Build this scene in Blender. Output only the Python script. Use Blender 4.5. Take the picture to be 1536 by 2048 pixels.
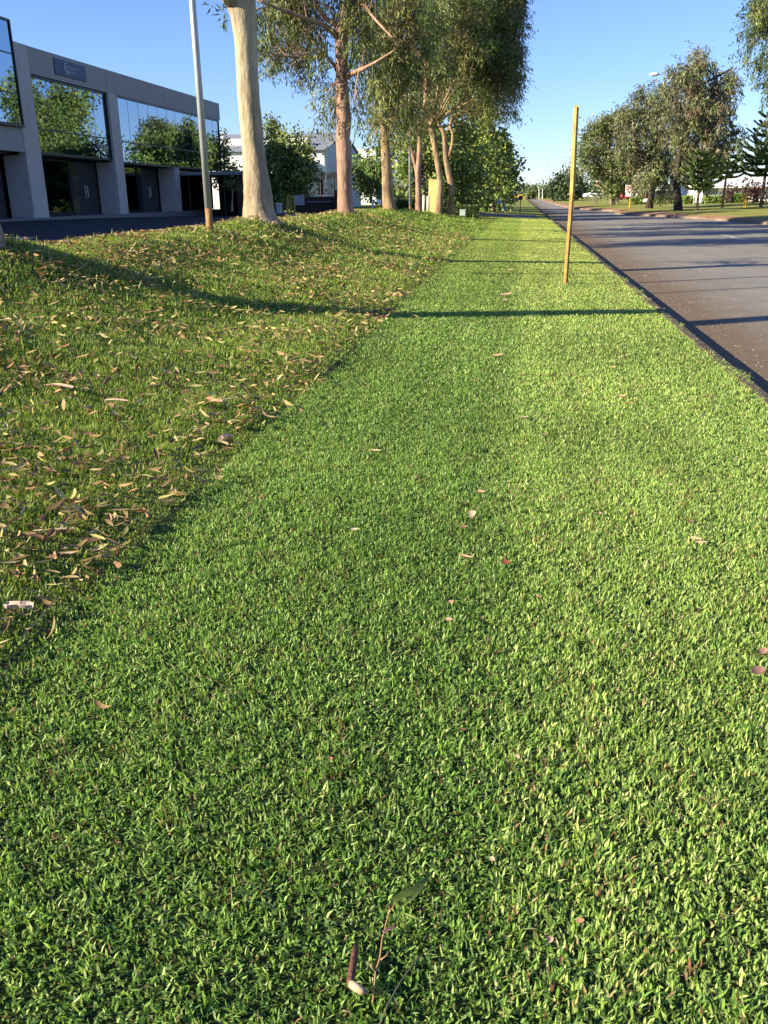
import bpy, math, random
import numpy as np
from math import radians, sin, cos, tan, pi
for o in list(bpy.data.objects): bpy.data.objects.remove(o)
rng = np.random.default_rng(7); random.seed(7)
S = bpy.context.scene
# ------------------------------------------------------------------ camera
EYE = 1.5; FPX = 1700.0
PITCH, YAW, ROLL = radians(20.4), radians(8.75), radians(-0.35)
fw = np.array([-sin(YAW)*cos(PITCH), cos(YAW)*cos(PITCH), -sin(PITCH)])
r0_ = np.array([cos(YAW), sin(YAW), 0.0]); u0_ = np.cross(r0_, fw)
rt = r0_*cos(ROLL)+u0_*sin(ROLL); up = -r0_*sin(ROLL)+u0_*cos(ROLL)
CAM = np.array([0, 0, EYE])
cd = bpy.data.cameras.new('camera'); cam = bpy.data.objects.new('camera', cd); S.collection.objects.link(cam)
from mathutils import Matrix, Vector
M = Matrix(((rt[0], up[0], -fw[0], 0), (rt[1], up[1], -fw[1], 0), (rt[2], up[2], -fw[2], EYE), (0, 0, 0, 1)))
cam.matrix_world = M
cd.sensor_fit = 'VERTICAL'; cd.sensor_height = 36; cd.lens = 36*FPX/2048; cd.clip_start = 0.05; cd.clip_end = 6000
S.camera = cam
# ------------------------------------------------------------------ light
AZ = radians(61); EL = radians(22.5)          # shadows fall 60 degrees to the right of the road direction
w = bpy.data.worlds.new('World'); S.world = w; w.use_nodes = True
nt = w.node_tree; nt.nodes.clear()
wo = nt.nodes.new('ShaderNodeOutputWorld'); bg = nt.nodes.new('ShaderNodeBackground'); sky = nt.nodes.new('ShaderNodeTexSky')
sky.sky_type = 'NISHITA'; sky.sun_disc = False; sky.sun_elevation = EL; sky.sun_rotation = pi+AZ
sky.air_density = 1.0; sky.dust_density = 0.0; sky.ozone_density = 3.0; sky.altitude = 0
tn = nt.nodes.new('ShaderNodeVectorMath'); tn.operation = 'MULTIPLY'; tn.inputs[1].default_value = (.70, .80, 1.16)
nt.links.new(sky.outputs[0], tn.inputs[0]); nt.links.new(tn.outputs[0], bg.inputs[0]); bg.inputs[1].default_value = 0.075
nt.links.new(bg.outputs[0], wo.inputs[0])
sl = bpy.data.lights.new('sun', 'SUN'); sun = bpy.data.objects.new('sun', sl); S.collection.objects.link(sun)
sl.energy = 5.0; sl.angle = radians(0.5); sl.color = (1.0, 0.895, 0.66)
ld = Vector((sin(AZ)*cos(EL), cos(AZ)*cos(EL), -sin(EL)))
sun.rotation_euler = ld.to_track_quat('-Z', 'Y').to_euler()
S.view_settings.view_transform = 'Standard'; S.view_settings.look = 'None'; S.view_settings.gamma = 1; S.view_settings.exposure = 1.35
S.cycles.max_bounces = 6; S.cycles.transparent_max_bounces = 6

# ------------------------------------------------------------------ helpers
def P(px, py, Y):                              # pixel of the photograph -> world point at road distance Y
    d = fw + rt*(px-768)/FPX - up*(py-1024)/FPX
    return CAM + d*(Y/d[1])
def PX(px, py, X):
    d = fw + rt*(px-768)/FPX - up*(py-1024)/FPX
    return CAM + d*(X/d[0])
def G(px, py, z):
    d = fw + rt*(px-768)/FPX - up*(py-1024)/FPX
    return CAM + d*((z-EYE)/d[2])
def mpp(Y): return Y/FPX*1.0                   # metres per pixel at distance
def tag(o, label=None, cat=None, group=None, kind=None):
    if label: o['label'] = label
    if cat: o['category'] = cat
    if group: o['group'] = group
    if kind: o['kind'] = kind
    return o
def link(o): S.collection.objects.link(o); return o
def thing(name, label, cat, loc=(0, 0, 0), group=None):
    o = link(bpy.data.objects.new(name, None)); o.location = loc; o.empty_display_size = .2
    return tag(o, label, cat, group)
def mat(name, col, rough=.7, metal=0, noise=0, nscale=8, bump=0, bscale=40, spec=.3, col2=None, attr=None, transl=0, coord='Object', stretch=None):
    m = bpy.data.materials.new(name); m.use_nodes = True; t = m.node_tree; N = t.nodes; L = t.links
    b = N['Principled BSDF']; b.inputs['Roughness'].default_value = rough; b.inputs['Metallic'].default_value = metal
    b.inputs['Specular IOR Level'].default_value = spec
    b.inputs['Base Color'].default_value = (*col, 1)
    src = None
    tc = N.new('ShaderNodeNewGeometry').outputs['Position'] if coord == 'World' else N.new('ShaderNodeTexCoord').outputs['Object']
    if stretch:
        mp = N.new('ShaderNodeMapping'); mp.inputs['Scale'].default_value = stretch; L.new(tc, mp.inputs['Vector']); tc = mp.outputs[0]
    if attr:
        a = N.new('ShaderNodeAttribute'); a.attribute_name = attr; src = a.outputs['Color']
    if noise or col2:
        n = N.new('ShaderNodeTexNoise'); n.inputs['Scale'].default_value = nscale; n.inputs['Detail'].default_value = 6; n.inputs['Roughness'].default_value = .65
        L.new(tc, n.inputs['Vector'])
        if col2:
            rp = N.new('ShaderNodeValToRGB'); rp.color_ramp.elements[0].position = .38; rp.color_ramp.elements[1].position = .62
            rp.color_ramp.elements[0].color = (*col, 1); rp.color_ramp.elements[1].color = (*col2, 1)
            L.new(n.outputs['Fac'], rp.inputs[0]); src = rp.outputs[0]
        if noise:
            n2 = N.new('ShaderNodeTexNoise'); n2.inputs['Scale'].default_value = nscale*2.7; n2.inputs['Detail'].default_value = 8
            L.new(tc, n2.inputs['Vector'])
            mr = N.new('ShaderNodeMapRange'); mr.inputs['From Min'].default_value = .3; mr.inputs['From Max'].default_value = .7
            mr.inputs['To Min'].default_value = 1-noise; mr.inputs['To Max'].default_value = 1+noise
            L.new(n2.outputs['Fac'], mr.inputs['Value'])
            mx = N.new('ShaderNodeVectorMath'); mx.operation = 'SCALE'
            if src: L.new(src, mx.inputs[0])
            else: mx.inputs[0].default_value = col
            L.new(mr.outputs[0], mx.inputs['Scale']); src = mx.outputs[0]
    if src: L.new(src, b.inputs['Base Color'])
    if bump:
        n3 = N.new('ShaderNodeTexNoise'); n3.inputs['Scale'].default_value = bscale; n3.inputs['Detail'].default_value = 5; L.new(tc, n3.inputs['Vector'])
        bp = N.new('ShaderNodeBump'); bp.inputs['Strength'].default_value = bump; bp.inputs['Distance'].default_value = .03
        L.new(n3.outputs['Fac'], bp.inputs['Height']); L.new(bp.outputs[0], b.inputs['Normal'])
    if transl:
        tr = N.new('ShaderNodeBsdfTranslucent'); ms = N.new('ShaderNodeMixShader'); ms.inputs[0].default_value = transl
        if src:
            hs = N.new('ShaderNodeHueSaturation'); hs.inputs['Saturation'].default_value = 1.1; hs.inputs['Value'].default_value = 1.3; hs.inputs['Hue'].default_value = .485
            L.new(src, hs.inputs['Color']); L.new(hs.outputs[0], tr.inputs['Color'])
        else: tr.inputs['Color'].default_value = (*[min(1, c*1.4) for c in col], 1)
        L.new(b.outputs[0], ms.inputs[1]); L.new(tr.outputs[0], ms.inputs[2]); L.new(ms.outputs[0], N['Material Output'].inputs[0])
    return m
def raw_mesh(name, V, loops, starts, col=None, smooth=False):
    me = bpy.data.meshes.new(name); V = np.ascontiguousarray(V, dtype=np.float32)
    me.vertices.add(len(V)); me.vertices.foreach_set('co', V.ravel())
    me.loops.add(len(loops)); me.loops.foreach_set('vertex_index', np.asarray(loops, dtype=np.int32))
    me.polygons.add(len(starts)); me.polygons.foreach_set('loop_start', np.asarray(starts, dtype=np.int32))
    if smooth: me.polygons.foreach_set('use_smooth', np.ones(len(starts), dtype=bool))
    me.update(calc_edges=True)
    if col is not None:
        a = me.color_attributes.new('Col', 'FLOAT_COLOR', 'POINT')
        c = np.ones((len(V), 4), dtype=np.float32); c[:, :3] = col; a.data.foreach_set('color', c.ravel())
    return me
def quads(name, V, col=None):                  # V (N,4,3)
    n = len(V); return raw_mesh(name, V.reshape(-1, 3), np.arange(4*n), np.arange(0, 4*n, 4), None if col is None else np.repeat(col, 4, axis=0))
def obj(name, me, m, parent=None):
    o = link(bpy.data.objects.new(name, me))
    if m and not me.materials: me.materials.append(m)
    if parent: o.parent = parent
    return o
class MB:
    def __init__(s): s.v = []; s.f = []
    def box(s, x0, x1, y0, y1, z0, z1):
        n = len(s.v); s.v += [(x, y, z) for z in (z0, z1) for y in (y0, y1) for x in (x0, x1)]
        s.f += [tuple(n+i for i in q) for q in ((0, 2, 3, 1), (4, 5, 7, 6), (0, 1, 5, 4), (2, 6, 7, 3), (0, 4, 6, 2), (1, 3, 7, 5))]; return s
    def tube(s, pts, rad, k=10, wob=0, cap=True):
        pts = [Vector(p) for p in pts]; base = len(s.v); nr = len(pts)
        if not hasattr(rad, '__len__'): rad = [rad]*nr
        ref = Vector((1, .13, 0))
        for i, p in enumerate(pts):
            t = (pts[min(i+1, nr-1)]-pts[max(i-1, 0)]).normalized()
            if abs(t.dot(ref)) > .9: r_ = Vector((0, 1, .1))
            else: r_ = ref
            a = t.cross(r_).normalized(); b = t.cross(a)
            for j in range(k):
                th = 2*pi*j/k; rr = rad[i]*(1+wob*(sin(3*th+i*.4)*.5+random.uniform(-.5, .5)))
                s.v.append(tuple(p+a*cos(th)*rr+b*sin(th)*rr))
        for i in range(nr-1):
            for j in range(k):
                s.f.append((base+i*k+j, base+i*k+(j+1) % k, base+(i+1)*k+(j+1) % k, base+(i+1)*k+j))
        if cap: s.f.append(tuple(base+j for j in range(k))[::-1]); s.f.append(tuple(base+(nr-1)*k+j for j in range(k)))
        return s
    def prism(s, poly, axis, a0, a1):          # poly of (u,v); axis 'x': (a,u,v)  'y': (u,a,v)  'z': (u,v,a)
        n = len(s.v); k = len(poly)
        for a in (a0, a1):
            for u, v in poly: s.v.append({'x': (a, u, v), 'y': (u, a, v), 'z': (u, v, a)}[axis])
        s.f.append(tuple(range(n, n+k))[::-1]); s.f.append(tuple(range(n+k, n+2*k)))
        for i in range(k): s.f.append((n+i, n+(i+1) % k, n+k+(i+1) % k, n+k+i))
        return s
    def build(s, name, m, parent=None, smooth=False, bevel=0):
        o0 = Vector(parent_world(parent)) if parent else Vector((0, 0, 0))
        me = bpy.data.meshes.new(name); me.from_pydata([tuple(Vector(v)-o0) for v in s.v], [], s.f); me.update()
        if smooth: me.polygons.foreach_set('use_smooth', [True]*len(me.polygons))
        o = obj(name, me, m, parent)
        if bevel:
            b = o.modifiers.new('bevel', 'BEVEL'); b.width = bevel; b.segments = 2; b.limit_method = 'ANGLE'
        return o
def parent_world(p):
    v = Vector((0, 0, 0))
    while p: v += p.location; p = p.parent
    return v
def smoothstep(a, b, x): t = np.clip((x-a)/(b-a), 0, 1); return t*t*(3-2*t)
def vnoise(x, y, s, seed=0):                   # value noise, vectorised
    x = np.asarray(x)*s+100.3+seed*17; y = np.asarray(y)*s+57.7+seed*31
    xi = np.floor(x).astype(np.int64); yi = np.floor(y).astype(np.int64); fx = x-xi; fy = y-yi
    fx = fx*fx*(3-2*fx); fy = fy*fy*(3-2*fy)
    h = lambda a, b: (np.sin(a*127.1+b*311.7+seed*74.7)*43758.5453) % 1.0
    return (h(xi, yi)*(1-fx)+h(xi+1, yi)*fx)*(1-fy)+(h(xi, yi+1)*(1-fx)+h(xi+1, yi+1)*fx)*fy

# ------------------------------------------------------------------ terrain
XL, XK = -1.64, 1.97                           # mown strip from XL to the kerb XK
TREES = [(-5.85, 8.9), (-5.6, 19.0), (-5.8, 29.7), (-5.7, 39.3), (-5.2, 46.06)]
pX = [-60, -26, -22, -9.6, -8.6, -7.6, -6.8, -6.2, -5.6, -5.2, -4.7, -4.0, -3.3, -2.45, XL-.02, XL+.06, XK, XK+.12]
pZ = [.6, .58, .56, .5, .52, .66, .84, .9, .88, .78, .62, .41, .25, .115, .022, .01, -.15, -.16]
def zt(X, Y):
    X = np.asarray(X, float); Y = np.asarray(Y, float)
    z = np.interp(X, pX, pZ)
    m = 1-.62*smoothstep(34, 68, Y)
    z = np.where(X < XL, .03+(z-.03)*m, z)
    for tx, ty in TREES: z = z+.13*np.exp(-((X-tx)**2+(Y-ty)**2)/.75)*(X < XL)
    rough = (X < XL)*(X > -8.2)
    z = z+rough*((vnoise(X, Y, 1.1, 1)-.5)*.07+(vnoise(X, Y, .45, 2)-.5)*.10*smoothstep(XL, XL-1.5, X))*smoothstep(70, 50, Y)
    z = z-(.05*np.exp(-((X+5.0)**2/1.1+(Y-7.4)**2/.35)))
    z = z+(X > XL)*(vnoise(X, Y, .8, 3)-.5)*.012
    return z
m_asphalt = mat('asphalt', (.125, .12, .118), .9, noise=.22, nscale=3, bump=.3, bscale=120, coord='World')
# --- ground
xs = np.concatenate([[-3000, -800, -250, -120, -60, -40, -30, -26, -22, -16, -12, -10], np.arange(-9.6, XL-.05, .14), [XL-.02, XL+.06], np.arange(XL+.2, XK, .2), [XK, XK+.12, XK+.13, XK+.6, 8, 20, 60, 200, 800, 3000]])
ys = np.concatenate([[-3000, -600, -100, -30, -8], np.arange(-3, 24, .15), np.arange(24, 60, .4), np.arange(60, 130, 2.0), [140, 170, 220, 300, 420, 700, 1500, 4000]])
Xg, Yg = np.meshgrid(xs, ys)
Zg = zt(Xg, Yg); Zg[Xg > XK+.125] = -.5
def ground_col(X, Y):
    n1 = vnoise(X, Y, .5, 5); n2 = vnoise(X, Y, 2.3, 6); n3 = vnoise(X, Y, 7, 8)
    mown = np.stack([.035+.01*n2, .055+.01*n2, .018+0*n2], -1)
    t = np.clip(n1*.8+n2*.5+n3*.3-.55, 0, 1)[..., None]
    rough = (1-t)*np.array([.09, .14, .026])+t*np.array([.13, .105, .045])
    soil = np.array([.10, .07, .04])
    for tx, ty in TREES:
        g = np.exp(-((X-tx)**2+(Y-ty)**2)/1.0)[..., None]*.85; rough = rough*(1-g)+soil*g
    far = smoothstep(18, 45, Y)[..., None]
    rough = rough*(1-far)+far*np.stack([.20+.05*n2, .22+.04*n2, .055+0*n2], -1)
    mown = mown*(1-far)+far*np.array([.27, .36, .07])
    k = ((X > XL)*(Y < 64))[..., None]
    c = np.where(k, mown, rough)
    e = np.exp(-((X-XL)/.05)**2)[..., None]*.6; c = c*(1-e)+e*np.array([.09, .065, .035])
    return c
ii = np.arange(len(ys)-1)[:, None]*len(xs)+np.arange(len(xs)-1)[None]
qd = np.stack([ii, ii+1, ii+1+len(xs), ii+len(xs)], -1).reshape(-1)
me = raw_mesh('ground', np.stack([Xg, Yg, Zg], -1).reshape(-1, 3), qd, np.arange(0, len(qd), 4), ground_col(Xg, Yg).reshape(-1, 3), True)
tag(obj('ground', me, mat('turf_soil', (.1, .1, .05), .95, attr='Col', noise=.35, nscale=14, bump=.8, bscale=60, spec=.1, coord='World')), kind='structure')
# --- road
def strip_mesh(name, L, Rr, z_l, z_r, m, n=10, kind='structure', colf=None):
    V = []
    for (a, b, zl, zr) in zip(L, Rr, z_l, z_r):
        for j in range(n+1):
            t = j/n; V.append((a[0]+(b[0]-a[0])*t, a[1]+(b[1]-a[1])*t, zl+(zr-zl)*t))
    rows = len(L); q = (np.arange(rows-1)[:, None]*(n+1)+np.arange(n)[None]); q = np.stack([q, q+1, q+n+2, q+n+1], -1).reshape(-1)
    V = np.array(V); me = raw_mesh(name, V, q, np.arange(0, len(q), 4), None if colf is None else colf(V))
    o = obj(name, me, m)
    if kind: o['kind'] = kind
    return o
def road_material():
    m = bpy.data.materials.new('road_asphalt'); m.use_nodes = True; t = m.node_tree; N = t.nodes; L = t.links; b = N['Principled BSDF']
    b.inputs['Roughness'].default_value = .85; b.inputs['Specular IOR Level'].default_value = .25
    g = N.new('ShaderNodeNewGeometry'); sp = N.new('ShaderNodeSeparateXYZ'); L.new(g.outputs['Position'], sp.inputs[0])
    def noise(s, d=6):
        n = N.new('ShaderNodeTexNoise'); n.inputs['Scale'].default_value = s; n.inputs['Detail'].default_value = d; n.inputs['Roughness'].default_value = .7; L.new(g.outputs['Position'], n.inputs['Vector']); return n.outputs['Fac']
    def ramp(src, a, b_, ca, cb):
        r = N.new('ShaderNodeValToRGB'); r.color_ramp.elements[0].position = a; r.color_ramp.elements[1].position = b_; r.color_ramp.elements[0].color = (*ca, 1); r.color_ramp.elements[1].color = (*cb, 1); L.new(src, r.inputs[0]); return r.outputs[0]
    base = ramp(noise(160, 3), .3, .75, (.15, .136, .118), (.34, .308, .265))
    big = ramp(noise(.7), .35, .65, (.82, .82, .82), (1.12, 1.1, 1.08))
    mx = N.new('ShaderNodeMix'); mx.data_type = 'RGBA'; mx.blend_type = 'MULTIPLY'; mx.inputs[0].default_value = 1; L.new(base, mx.inputs[6]); L.new(big, mx.inputs[7])
    # brown silt washed to the kerb side
    mr = N.new('ShaderNodeMapRange'); mr.inputs['From Min'].default_value = 2.1; mr.inputs['From Max'].default_value = 5.3; mr.inputs['To Min'].default_value = 1.4; mr.inputs['To Max'].default_value = 0
    L.new(sp.outputs[0], mr.inputs['Value'])
    nn = N.new('ShaderNodeMath'); nn.operation = 'MULTIPLY_ADD'; L.new(noise(2.2), nn.inputs[0]); nn.inputs[1].default_value = 1.1; nn.inputs[2].default_value = -.55
    ad = N.new('ShaderNodeMath'); ad.operation = 'ADD'; ad.use_clamp = True; L.new(mr.outputs[0], ad.inputs[0]); L.new(nn.outputs[0], ad.inputs[1])
    sc = N.new('ShaderNodeMath'); sc.operation = 'MULTIPLY'; L.new(ad.outputs[0], sc.inputs[0]); L.new(mr.outputs[0], sc.inputs[1])
    silt = ramp(noise(45, 8), .3, .7, (.085, .058, .036), (.235, .165, .105))
    sc.use_clamp = True; m2 = N.new('ShaderNodeMix'); m2.data_type = 'RGBA'; L.new(sc.outputs[0], m2.inputs[0]); L.new(mx.outputs[2], m2.inputs[6]); L.new(silt, m2.inputs[7])
    L.new(m2.outputs[2], b.inputs['Base Color'])
    bp = N.new('ShaderNodeBump'); bp.inputs['Strength'].default_value = .5; bp.inputs['Distance'].default_value = .01; L.new(noise(130, 3), bp.inputs['Height']); L.new(bp.outputs[0], b.inputs['Normal'])
    return m
XR = XK+.28
ry = list(range(-20, 60, 4))+list(range(60, 200, 10))+[220, 260, 320, 400, 520, 700]
strip_mesh('road', [(XR-.02, y) for y in ry], [(34, y) for y in ry], [-.36]*len(ry), [-.28]*len(ry), road_material(), n=14)
def road_z(x): return -.36+.08*(x-XR)/(34-XR)
# near kerb, in cast lengths
m_kerb = mat('kerb_concrete', (.06, .043, .03), .9, col2=(.15, .11, .08), noise=.3, nscale=6, bump=.6, bscale=50, coord='World')
kb = MB(); y = -4.0
while y < 66:
    kb.prism([(XK+.13, -.6), (XK+.13, -.155), (XK+.14, -.14), (XK+.25, -.15), (XK+.28, -.17), (XK+.285, -.6)], 'y', y, y+1.985); y += 2
kb.prism([(XK+.13, -.6), (XK+.13, -.155), (XK+.25, -.15), (XK+.285, -.6)], 'y', 80, 700)
tag(kb.build('kerb', m_kerb), kind='structure')
# driveway crossing the verge, and the car park strip before the offices
drive_m = mat('driveway_asphalt', (.11, .11, .115), .9, noise=.25, nscale=2, bump=.3, bscale=90, coord='World')
cx = np.linspace(-60, XR-.01, 60); V = []
for yy in np.linspace(66, 78, 8):
    for x in cx: V.append((x, yy+(0 if x < 1 else (x-1)*0), float(zt(x, yy))+.012 if x < XK else -.352))
q = (np.arange(7)[:, None]*60+np.arange(59)[None]); q = np.stack([q, q+1, q+61, q+60], -1).reshape(-1)
obj('driveway', raw_mesh('driveway', np.array(V), q, np.arange(0, len(q), 4)), drive_m)['kind'] = 'structure'
V = []; cx = np.concatenate([np.linspace(-60, -21.8, 6), np.linspace(-20, -8.7, 12)]); yl = np.concatenate([np.linspace(-10, 66, 39)])
for yy in yl:
    for x in cx: V.append((x, yy, float(zt(x, yy))+.014))
n = len(cx); q = (np.arange(len(yl)-1)[:, None]*n+np.arange(n-1)[None]); q = np.stack([q, q+1, q+n+1, q+n], -1).reshape(-1)
obj('car_park', raw_mesh('car_park', np.array(V), q, np.arange(0, len(q), 4)), mat('shaded_car_park_asphalt', (.050, .048, .050), .95, noise=.25, nscale=2, bump=.3, bscale=90, spec=.1, coord='World'))['kind'] = 'structure'  # darker than the driveway asphalt: the offices' shade is put into the colour
mk = MB(); a4, b4, c4, d4 = G(-60, 474, .53), G(70, 475.5, .53), G(40, 479, .53), G(-60, 482, .53); mk.prism([(v[0], v[1]) for v in (d4, c4, b4, a4)], 'z', .52, .545)
wp = mat('road_paint', (.42, .41, .39), .7, noise=.25, nscale=5)
tag(mk.build('painted_marking', wp), 'worn white painted arrow on the shaded car park at left', 'road marking')
# dashed lane marks
for i, (px, py) in enumerate([(1455, 471), (1478, 476), (1240, 455), (1120, 421)]):
    g = G(px, py, -.33); b_ = MB(); b_.box(g[0]-.06, g[0]+.06, g[1]-1.2, g[1]+1.2, -.40, road_z(g[0])+.005)
    o = b_.build('lane_mark', wp); tag(o, 'short worn white dash painted along the middle of the road', 'road marking', 'white lane dashes on the road')
# --- verge on the far side of the road
kp = [(16.6, -20), (16.2, 30), (15.3, 58.6), (14.21, 67.6), (13.2, 75), (11.2, 82), (9.75, 89), (9.2, 92), (9.6, 95), (10.6, 98), (10.6, 104), (9.5, 109.5), (8.5, 114.5), (7.6, 121), (7.1, 134), (6.75, 151), (6.8, 200), (7, 315), (7.2, 700)]
res = []
for a, b_ in zip(kp[:-1], kp[1:]):
    n = max(1, int(min(14, (b_[1]-a[1])/1.5)))
    for i in range(n): res.append((a[0]+(b_[0]-a[0])*i/n, a[1]+(b_[1]-a[1])*i/n))
res.append(kp[-1]); res = np.array(res)
offs = np.array([0, .05, .14, .16, .5, 1.2, 2, 3, 5, 8, 12, 20, 30, 50, 90, 300, 2500]); oz = np.array([-.4, -.20, -.15, -.15, -.12, -.08, -.04, 0, .03, .08, .15, .35, .5, .6, .7, .8, .8])
V = []
for (x, yy) in res:
    for o_, z_ in zip(offs, oz):
        jag = (float(vnoise(yy, o_, .8, 9))-.5)*.5*(1 if .4 < o_ < 6 else 0); V.append((x+o_+jag, yy, z_+(float(vnoise(x+o_, yy, .25, 4))-.5)*.08*(o_ > 2)))
V = np.array(V); O = np.tile(offs, len(res)); n1 = vnoise(V[:, 0], V[:, 1], .4, 11); n2 = vnoise(V[:, 0], V[:, 1], 1.7, 12)
gr = np.stack([.20+.07*n1, .215+.04*n2, .055+0*n1], -1); so = np.stack([.30+.08*n2, .155+.05*n2, .085+.03*n2], -1)
wgt = smoothstep(.5, 2.3, O+2.2*(n1-.5)+1.0*(n2-.5))[:, None]
C = so*(1-wgt)+gr*wgt; C = np.where((O < .15)[:, None], np.array([.26, .19, .14])*(.5+.7*n2[:, None]), C)
n = len(offs); q = (np.arange(len(res)-1)[:, None]*n+np.arange(n-1)[None]); q = np.stack([q, q+1, q+n+1, q+n], -1).reshape(-1)
obj('far_verge', raw_mesh('far_verge', V, q, np.arange(0, len(q), 4), C), mat('dry_verge', (.1, .1, .05), .95, attr='Col', noise=.3, nscale=1.5, bump=.5, bscale=8, spec=.1, coord='World'))['kind'] = 'structure'

# ------------------------------------------------------------------ grass
m_grass = mat('grass_blade', (.1, .2, .03), .5, attr='Col', spec=.35, transl=.40)
def blade_mesh(name, pos, h, wd, az, l1, l2, tw, col):
    N_ = len(pos); d = np.stack([np.cos(az), np.sin(az), 0*az], -1); s = np.stack([np.cos(az+tw+pi/2), np.sin(az+tw+pi/2), 0*az], -1)*wd[:, None]/2
    U = np.array([0, 0, 1.0])
    mid = pos+h[:, None]*.5*(U*np.cos(l1)[:, None]+d*np.sin(l1)[:, None]); tip = mid+h[:, None]*.5*(U*np.cos(l2)[:, None]+d*np.sin(l2)[:, None])
    V = np.stack([pos-s*.8, pos+s*.8, mid-s, mid+s, tip], 1).reshape(-1, 3)
    b0 = (np.arange(N_)*5)[:, None]; lp = (b0+np.array([0, 1, 3, 2, 2, 3, 4])).ravel(); st = ((np.arange(N_)*7)[:, None]+np.array([0, 4])).ravel()
    return raw_mesh(name, V, lp, st, np.repeat(col, 5, axis=0))
RHO, R0, TH = 21000, 5.0, 1.36
def sample(rho, rmax):
    n1 = int(rho*TH/2*(R0**2-.7**2)); n2 = int(rho*R0**2*TH*math.log(rmax/R0))
    r = np.concatenate([np.sqrt(rng.uniform(.7**2, R0**2, n1)), R0*(rmax/R0)**rng.random(n2)])
    th = pi/2+YAW+rng.uniform(-TH/2, TH/2, n1+n2)
    return r*np.cos(th), r*np.sin(th), r
def pick(a, k): return a[rng.integers(0, len(a), k)]
X, Y, R = sample(RHO, 64)
k = (X > XL+.02*rng.standard_normal(len(X))) & (X < XK+.14+.22*rng.random(len(X))**1.3*vnoise(Y, X*0, 1.7, 77)) & (Y < 64); X, Y, R = X[k], Y[k], R[k]
n1 = vnoise(X, Y, .9, 21); n2 = vnoise(X, Y, 5, 22); n3 = vnoise(X, Y, 16, 23)
keep = rng.random(len(X)) < .60+.55*n3; X, Y, R, n1, n2 = X[keep], Y[keep], R[keep], n1[keep], n2[keep]
N_ = len(X); s = np.maximum(1, R/R0)
n4 = vnoise(X, Y, 22, 24); n5 = vnoise(X, Y, 9, 25)
h = (.008+.016*rng.random(N_)**1.6+.015*n4*n5*2+.012*(rng.random(N_) < .03))*s**.26; wd = (.0036+.0032*rng.random(N_))*s**.86
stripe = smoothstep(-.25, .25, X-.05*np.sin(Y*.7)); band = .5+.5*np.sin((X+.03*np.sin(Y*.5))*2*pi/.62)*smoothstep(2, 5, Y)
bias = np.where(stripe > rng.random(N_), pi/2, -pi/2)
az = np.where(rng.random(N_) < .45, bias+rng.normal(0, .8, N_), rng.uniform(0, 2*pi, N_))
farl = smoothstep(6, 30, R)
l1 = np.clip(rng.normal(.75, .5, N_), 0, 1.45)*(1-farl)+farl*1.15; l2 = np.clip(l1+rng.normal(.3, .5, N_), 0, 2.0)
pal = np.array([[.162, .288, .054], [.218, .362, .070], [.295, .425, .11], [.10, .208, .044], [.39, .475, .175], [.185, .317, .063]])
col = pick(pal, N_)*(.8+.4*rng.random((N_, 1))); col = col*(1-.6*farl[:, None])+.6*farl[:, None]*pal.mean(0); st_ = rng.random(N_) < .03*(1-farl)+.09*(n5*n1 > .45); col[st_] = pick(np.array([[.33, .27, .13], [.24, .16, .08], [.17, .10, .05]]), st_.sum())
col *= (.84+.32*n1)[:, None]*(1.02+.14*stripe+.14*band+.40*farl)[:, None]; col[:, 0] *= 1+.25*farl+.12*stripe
pos = np.stack([X, Y, zt(X, Y)-.002+.010*rng.random(N_)], -1)
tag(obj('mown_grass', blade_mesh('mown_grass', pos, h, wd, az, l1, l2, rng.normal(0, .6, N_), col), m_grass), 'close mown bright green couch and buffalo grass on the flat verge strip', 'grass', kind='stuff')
X, Y, R = sample(RHO*.55, 56)
k = (X < XL+.03*rng.standard_normal(len(X))) & (X > -8.3) & (Y > 1); X, Y, R = X[k], Y[k], R[k]
n1 = vnoise(X, Y, 1.3, 31); n2 = vnoise(X, Y, 6, 32); n3 = vnoise(X, Y, 14, 33)
td = np.min([np.hypot(X-a, Y-b) for a, b in TREES], axis=0)
keep = (rng.random(len(X)) < .40+.85*n2*n1*1.6+.25*n3)*(td > .34)*(rng.random(len(X)) < .3+td*.7); X, Y, R, n1, n2 = X[keep], Y[keep], R[keep], n1[keep], n2[keep]
N_ = len(X); s = np.maximum(1, R/R0)
h = (.018+.030*rng.random(N_)**2+.034*n1*(.4+1.2*n2))*s**.34; wd = (.0036+.0024*rng.random(N_))*s**1.0
h = np.where(rng.random(N_) < .012, h*1.9, h); h *= .45+.55*smoothstep(XL+.02, XL-.35, X+.10*(n2-.5))
az = rng.uniform(0, 2*pi, N_); farl = smoothstep(8, 40, R)
l1 = np.clip(rng.normal(.45, .3, N_), 0, 1.2)+.3*farl; l2 = np.clip(l1+rng.normal(.45, .35, N_), 0, 1.7)
pal = np.array([[.19, .295, .045], [.255, .37, .058], [.33, .42, .09], [.115, .205, .034], [.39, .44, .13], [.215, .33, .054]])
col = pick(pal, N_)*(.8+.4*rng.random((N_, 1))); st_ = rng.random(N_) < .05+.06*(n1 < .4); col[st_] = pick(np.array([[.33, .26, .12], [.26, .17, .09], [.38, .30, .16]]), st_.sum())
pos = np.stack([X, Y, zt(X, Y)-.003], -1)
tag(obj('rough_grass', blade_mesh('rough_grass', pos, h, wd, az, l1, l2, rng.normal(0, .6, N_), col), m_grass), 'longer patchy rough grass on the bank under the gum trees', 'grass', kind='stuff')

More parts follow.
